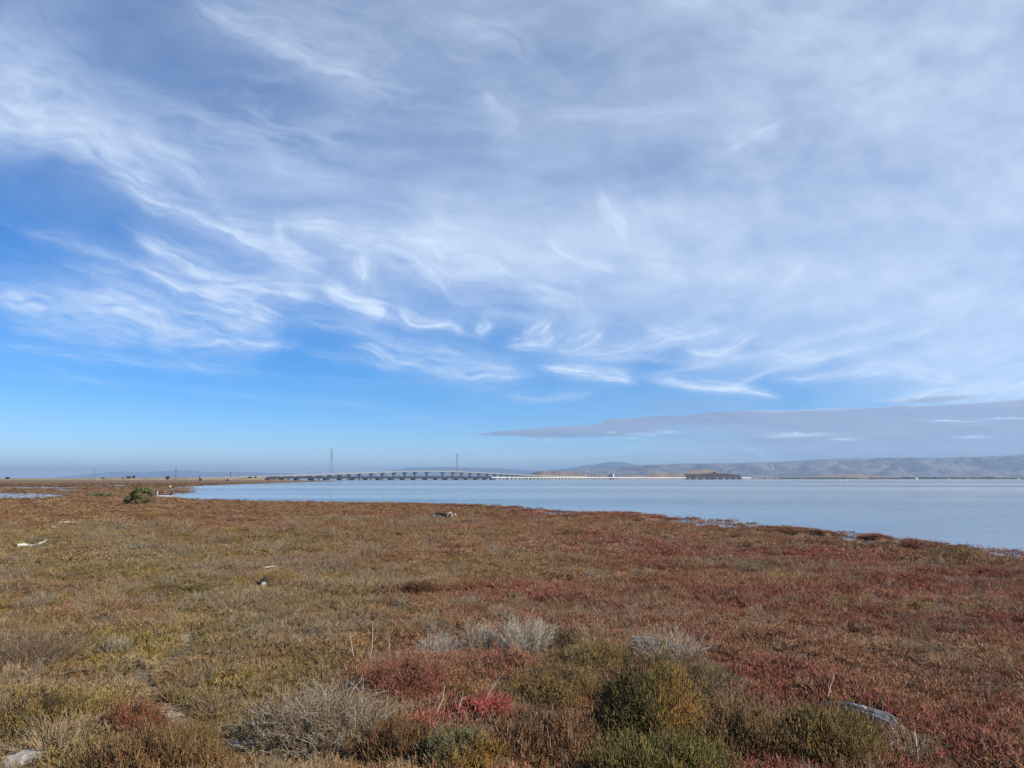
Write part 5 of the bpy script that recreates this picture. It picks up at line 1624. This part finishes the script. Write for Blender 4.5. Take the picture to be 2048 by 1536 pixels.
branch("driftwood_stick", [(450, 1139), (462, 1138)], 0.03, M['bleached'], "short white stick short of the grey thickets", up=0.12)
branch("driftwood_stick", [(530, 1142.5), (552, 1141.5)], 0.018, M['bleached'], "thin pale stick lying just beyond the log stub", up=0.12)
branch("driftwood_stick", [(104, 1058.5), (112, 1058.5)], 0.035, M['bleached'], "small white stick near the long pale board", up=0.12)
branch("driftwood_stick", [(268, 1068.5), (276, 1068.3)], 0.03, M['bleached'], "small white stick on the grey green patch", up=0.12)
branch("driftwood_stick", [(115, 1362), (180, 1352)], 0.009, M['wood'], "pale bent stick lying on the edge of the dirt path", up=0.10)

def wreck():
    g = foot(884, 1038)
    r = empty("driftwood_log", (g[0], g[1], g[2] + 0.1)); tag(r, "dark rotten log lying near the water's edge with white bits around", "log")
    mb = MB(); mb.tube([(-0.85, 0.2, 0.14), (-0.4, 0.1, 0.24), (0.1, 0, 0.24), (0.55, -0.1, 0.1)], [0.08, 0.13, 0.16, 0.12], 9, seed=4, rough=0.2); mb.build("trunk", M['darkwood'], r)
    mb = MB(); mb.tube([(-0.9, 0, 0.10), (-0.3, -0.2, 0.12), (0.1, -0.25, 0.06)], [0.05, 0.07, 0.05], 7, seed=6, rough=0.3); mb.build("fork", M['wood'], r)
    for dx, w, h, lab in ((0.62, 0.2, 0.36, "large white curved fragment standing at the rotten log's end"), (1.0, 0.1, 0.24, "narrow white fragment leaning past the large curved one"), (-0.62, 0.09, 0.16, "small white fragment at the far end of the rotten log")):
        o = empty("white_fragment", (g[0] + dx, g[1] - 0.15, g[2] + 0.08)); tag(o, lab, "fragment")
        pb = MB(); n = 9
        for k in range(n):
            f0, f1 = k / n * math.pi, (k + 1) / n * math.pi
            p = lambda f, rr, y: (math.cos(f) * rr, y, math.sin(f) * rr * h / w * 1.05 + 0.1)
            pb.hexa([p(f0, w * .8, -.12), p(f1, w * .8, -.12), p(f1, w * .8, .12), p(f0, w * .8, .12), p(f0, w, -.12), p(f1, w, -.12), p(f1, w, .12), p(f0, w, .12)])
        pb.build("shell", M['plastic'], o)
    HERO_CLEAR.append((g[0], g[1] - 0.4, 1.1)); HERO_CLEAR.append((g[0] + 0.8, g[1] - 0.5, 0.7))
wreck()

def stone(px, py, w, h, label, seed, name="stone"):
    g = foot(px, py); mpp = np.linalg.norm(g[:2]) / F
    rng = np.random.default_rng(seed)
    W_, H_ = w * mpp / 2, h * mpp
    v, f = [], []
    n, m = 12, 5
    for j in range(m + 1):
        t = j / m
        rr = (1 - t ** 3 * 0.45) if j < m else 0.35
        for k in range(n):
            a = 2 * math.pi * k / n
            s = rr * (0.85 + 0.3 * rng.random())
            v.append((math.cos(a) * W_ * s, math.sin(a) * W_ * 0.7 * s, -0.05 + t * (H_ + 0.05) + rng.normal(0, H_ * 0.05)))
    for j in range(m):
        for k in range(n):
            f.append((j * n + k, j * n + (k + 1) % n, (j + 1) * n + (k + 1) % n, (j + 1) * n + k))
    f.append(tuple(m * n + k for k in range(n)))
    me = bpy.data.meshes.new(name); me.from_pydata(v, [], f); me.materials.append(M['rock'])
    o = put(bpy.data.objects.new(name, me)); o.location = tuple(g)
    tag(o, label, "stone")
    HERO_CLEAR.append((g[0], g[1] - W_ * 0.4, W_ * 1.35))
stone(55, 1527, 84, 17, "pale flat stone slab half sunk in the rust coloured growth", 3)
stone(468, 1497, 30, 12, "small pale stone where the dirt path widens", 4)
stone(505, 1525, 26, 8, "flat pale stone in the middle of the dirt path", 5)

def dock():
    g = foot(311, 993)
    r = empty("dock_remnant", (g[0], g[1], 0)); tag(r, "broken white timber dock remnant standing in the inlet by the lone bush", "dock")
    mpp = g[1] / F
    W_ = 34 * mpp
    for (x, h, w, m) in ((0.0, 0.75, 0.26, 'darkwood'), (0.25, 0.95, 0.14, 'white'), (W_ * 0.45, 0.45, 0.12, 'darkwood'), (W_ * 0.92, 0.95, 0.24, 'darkwood'), (W_ * 0.85, 0.5, 0.16, 'darkwood')):
        b = MB(); b.tube([(x, 0.1, -0.7), (x + 0.02, 0.1, h)], [w / 2, w / 2 * 0.9], 7, seed=int(x * 10), rough=0.15); b.build("post", M[m], r)
    b = MB(); b.beam((0.2, -0.05, 0.16), (W_, -0.05, 0.10), 0.14, 0.2); b.build("rail", M['white'], r)
    b = MB(); b.beam((0.3, 0.3, 0.38), (W_ * 0.9, 0.32, 0.32), 0.1, 0.10); b.build("rail", M['darkwood'], r)
    q = foot(340, 985.5)
    r2 = empty("marker_post", (q[0], q[1], 0)); tag(r2, "slim post with a white top behind the dock remnant", "post")
    k = q[1] / F
    b = MB(); b.tube([(0, 0, -0.6), (0, 0, 5 * k)], [0.13, 0.12], 7); b.build("post", M['darkwood'], r2)
    b = MB(); b.tube([(0, 0, 5 * k), (0, 0, 9 * k)], [0.15, 0.13], 7); b.build("cap", M['white'], r2)
    q = foot(331, 983.8)
    r3 = empty("float", (q[0], q[1], WATER_Z + 0.05)); tag(r3, "small white float resting on the shore behind the dock remnant", "float")
    b = MB(); b.tube([(-0.24, 0, 0.2), (-0.16, 0, 0.2), (0.16, 0, 0.2), (0.24, 0, 0.2)], [0.08, 0.16, 0.16, 0.08], 9); b.build("hull", M['white'], r3, True)
    b = MB(); b.tube([(0.24, 0, 0.2), (0.3, 0, 0.2)], [0.04, 0.03], 6); b.build("eye", M['steel'], r3)
dock()

def bay_buoy():
    q = ground(1692, 962, WATER_Z)
    r = empty("buoy", (q[0], q[1], WATER_Z)); tag(r, "tiny white buoy alone on the open water", "buoy")
    b = MB(); b.tube([(0, 0, -0.5), (0, 0, 0.3), (0, 0, 1.2), (0, 0, 1.6)], [0.8, 1.0, 0.8, 0.3], 10); b.build("hull", M['white'], r, True)
    b = MB(); b.tube([(0, 0, 1.6), (0, 0, 2.6)], [0.12, 0.1], 6); b.build("mast", M['white'], r)
bay_buoy()

def bird():
    c = at_depth(54, 753, 120)
    v = [(-.20, 0, 0), (-.08, -.05, 0), (.1, -.05, 0), (.22, 0, 0.01), (.1, .05, 0), (-.08, .05, 0), (0.02, 0, .06), (0.02, 0, -.05), (.04, -.4, .10), (-.06, -.36, .09), (.04, .4, .10), (-.06, .36, .09), (0.0, -.75, .02), (0.0, .75, .02)]
    f = [(0, 1, 6), (1, 2, 6), (2, 3, 6), (3, 4, 6), (4, 5, 6), (5, 0, 6), (1, 0, 7), (2, 1, 7), (3, 2, 7), (4, 3, 7), (5, 4, 7), (0, 5, 7), (2, 1, 9, 8), (5, 4, 10, 11), (8, 9, 12), (11, 10, 13)]
    me = bpy.data.meshes.new("bird"); me.from_pydata(v, [], f); me.materials.append(M['steel'])
    o = put(bpy.data.objects.new("bird", me)); o.location = tuple(c); o.rotation_euler = (0.2, 0, 0.3); o.scale = (0.6, 0.6, 0.6)
    tag(o, "small bird gliding alone in the clear sky", "bird")
bird()

# ------------------------------------------------------------------ the plant carpet
def make_carpets():
    cp = proto_collection("pickleweed", proto_pickleweed, 6, 100)
    cf = proto_collection("far_pickleweed", lambda r: proto_pickleweed(r, 0.19, 0.15, 14, 6, 0.0062), 4, 200)
    cdr = proto_collection("dry_stem", proto_dry, 4, 300)
    cl = proto_collection("straw_litter", proto_litter, 3, 400)
    HC = np.array(HERO_CLEAR)
    def clear_of(x, y):
        k = np.ones(x.shape, bool)
        for hx, hy, hr in HC:
            k &= (x - hx) ** 2 + (y - hy) ** 2 > (hr * 0.9) ** 2
        return k
    def gather(bands, seed, keep_bare):
        X, Y, S = [], [], []
        for r0, r1, dens, sc in bands:
            x, y = scatter_points(r0, r1, dens); X.append(x); Y.append(y); S.append(np.full(x.shape, sc))
        x = np.concatenate(X); y = np.concatenate(Y); s = np.concatenate(S)
        sd = land_sd(x, y)
        edge = fbm(x / 0.9, y / 0.9, 71, 3)
        k = (sd > 0.2) | ((sd > -2.2) & (edge > 0.55))
        px, py = project(x, y, 0 * x)
        b = bare(px, py)
        if keep_bare: k &= b > 0.25
        else: k &= RNG.random(x.shape) > b * 2.2
        k &= clear_of(x, y)
        x, y, s, sd = x[k], y[k], s[k], sd[k]
        return x, y, s, terrain(x, y, sd), sd
    # living cover close by
    for name, coll, cnt, bands, lab in (
        ("pickleweed_carpet", cp, 6, [(6.2, 12, 85, 0.92), (12, 20, 62, 1.0), (20, 30, 40, 1.15)], "low carpet of red brown and olive pickleweed covering the near marsh"),
        ("pickleweed_plain", cf, 4, [(30, 55, 24, 1.3), (55, 100, 10.0, 1.7), (100, 220, 2.2, 2.4), (220, 560, 0.22, 4.2)], "rusty pickleweed plain stretching away to the water's edge")):
        x, y, s, z, sd = gather(bands, 1, False)
        hv = 0.30 + 1.35 * fbm(x / 0.75, y / 0.75, 81, 3) * (0.5 + fbm(x / 5, y / 5, 83, 2))
        hv = hv * (1 - 0.62 * sstep(25, 110, np.hypot(x, y))) * np.clip(0.3 + 0.16 * sd, 0.3, 1)
        sc = s * RNG.uniform(0.75, 1.3, x.shape)
        zz = np.maximum(z, WATER_Z - 0.05)
        carpet(name, coll, cnt, np.stack([x, y, zz], -1), plant_colour(x, y), np.stack([sc, sc, s ** 0.4 * hv * 0.82 * RNG.uniform(0.8, 1.25, x.shape)], -1), RNG.uniform(0, 6.28, x.shape), RNG.uniform(0, 0.5, x.shape), lab, "pickleweed")
    # dry stems mixed in
    x, y, s, z, sd = gather([(6.2, 14, 7, 0.9), (14, 30, 4.0, 1.1), (30, 60, 0.8, 1.5)], 2, False)
    g = fbm(x / 2.2, y / 2.2, 87, 3) + 0.12 * (1 - sstep(500, 1300, project(x, y, 0 * x)[0]))
    k = (g > 0.50) & (sd > 4); x, y, s, z = x[k], y[k], s[k], z[k]
    c = PAL['grey'] * RNG.uniform(0.6, 1.35, x.shape)[:, None]
    mx = RNG.random(x.shape)[:, None]; c = np.where(mx > 0.7, PAL['straw'] * 0.85, np.where(mx < 0.25, PAL['brown'], c))
    sc = s * RNG.uniform(0.7, 1.25, x.shape)
    carpet("dry_stem_cover", cdr, 4, np.stack([x, y, z], -1), c, np.stack([sc, sc, sc], -1), RNG.uniform(0, 6.28, x.shape), RNG.uniform(0, 0.35, x.shape), "scattered dead grey stems standing in the pickleweed", "dry stems")
    # litter on the path
    x, y, s, z, sd = gather([(6.0, 16, 30, 1.0)], 3, True)
    c = np.where(RNG.random(x.shape)[:, None] > 0.5, PAL['straw'], PAL['grey']) * RNG.uniform(0.5, 1.2, x.shape)[:, None]
    carpet("straw_litter_cover", cl, 3, np.stack([x, y, z], -1), c, np.ones((len(x), 3)) * RNG.uniform(0.7, 1.2, x.shape)[:, None], RNG.uniform(0, 6.28, x.shape), RNG.uniform(0, 0.08, x.shape), "pale straw and twig litter lying on the bare dirt path", "litter")
make_carpets()
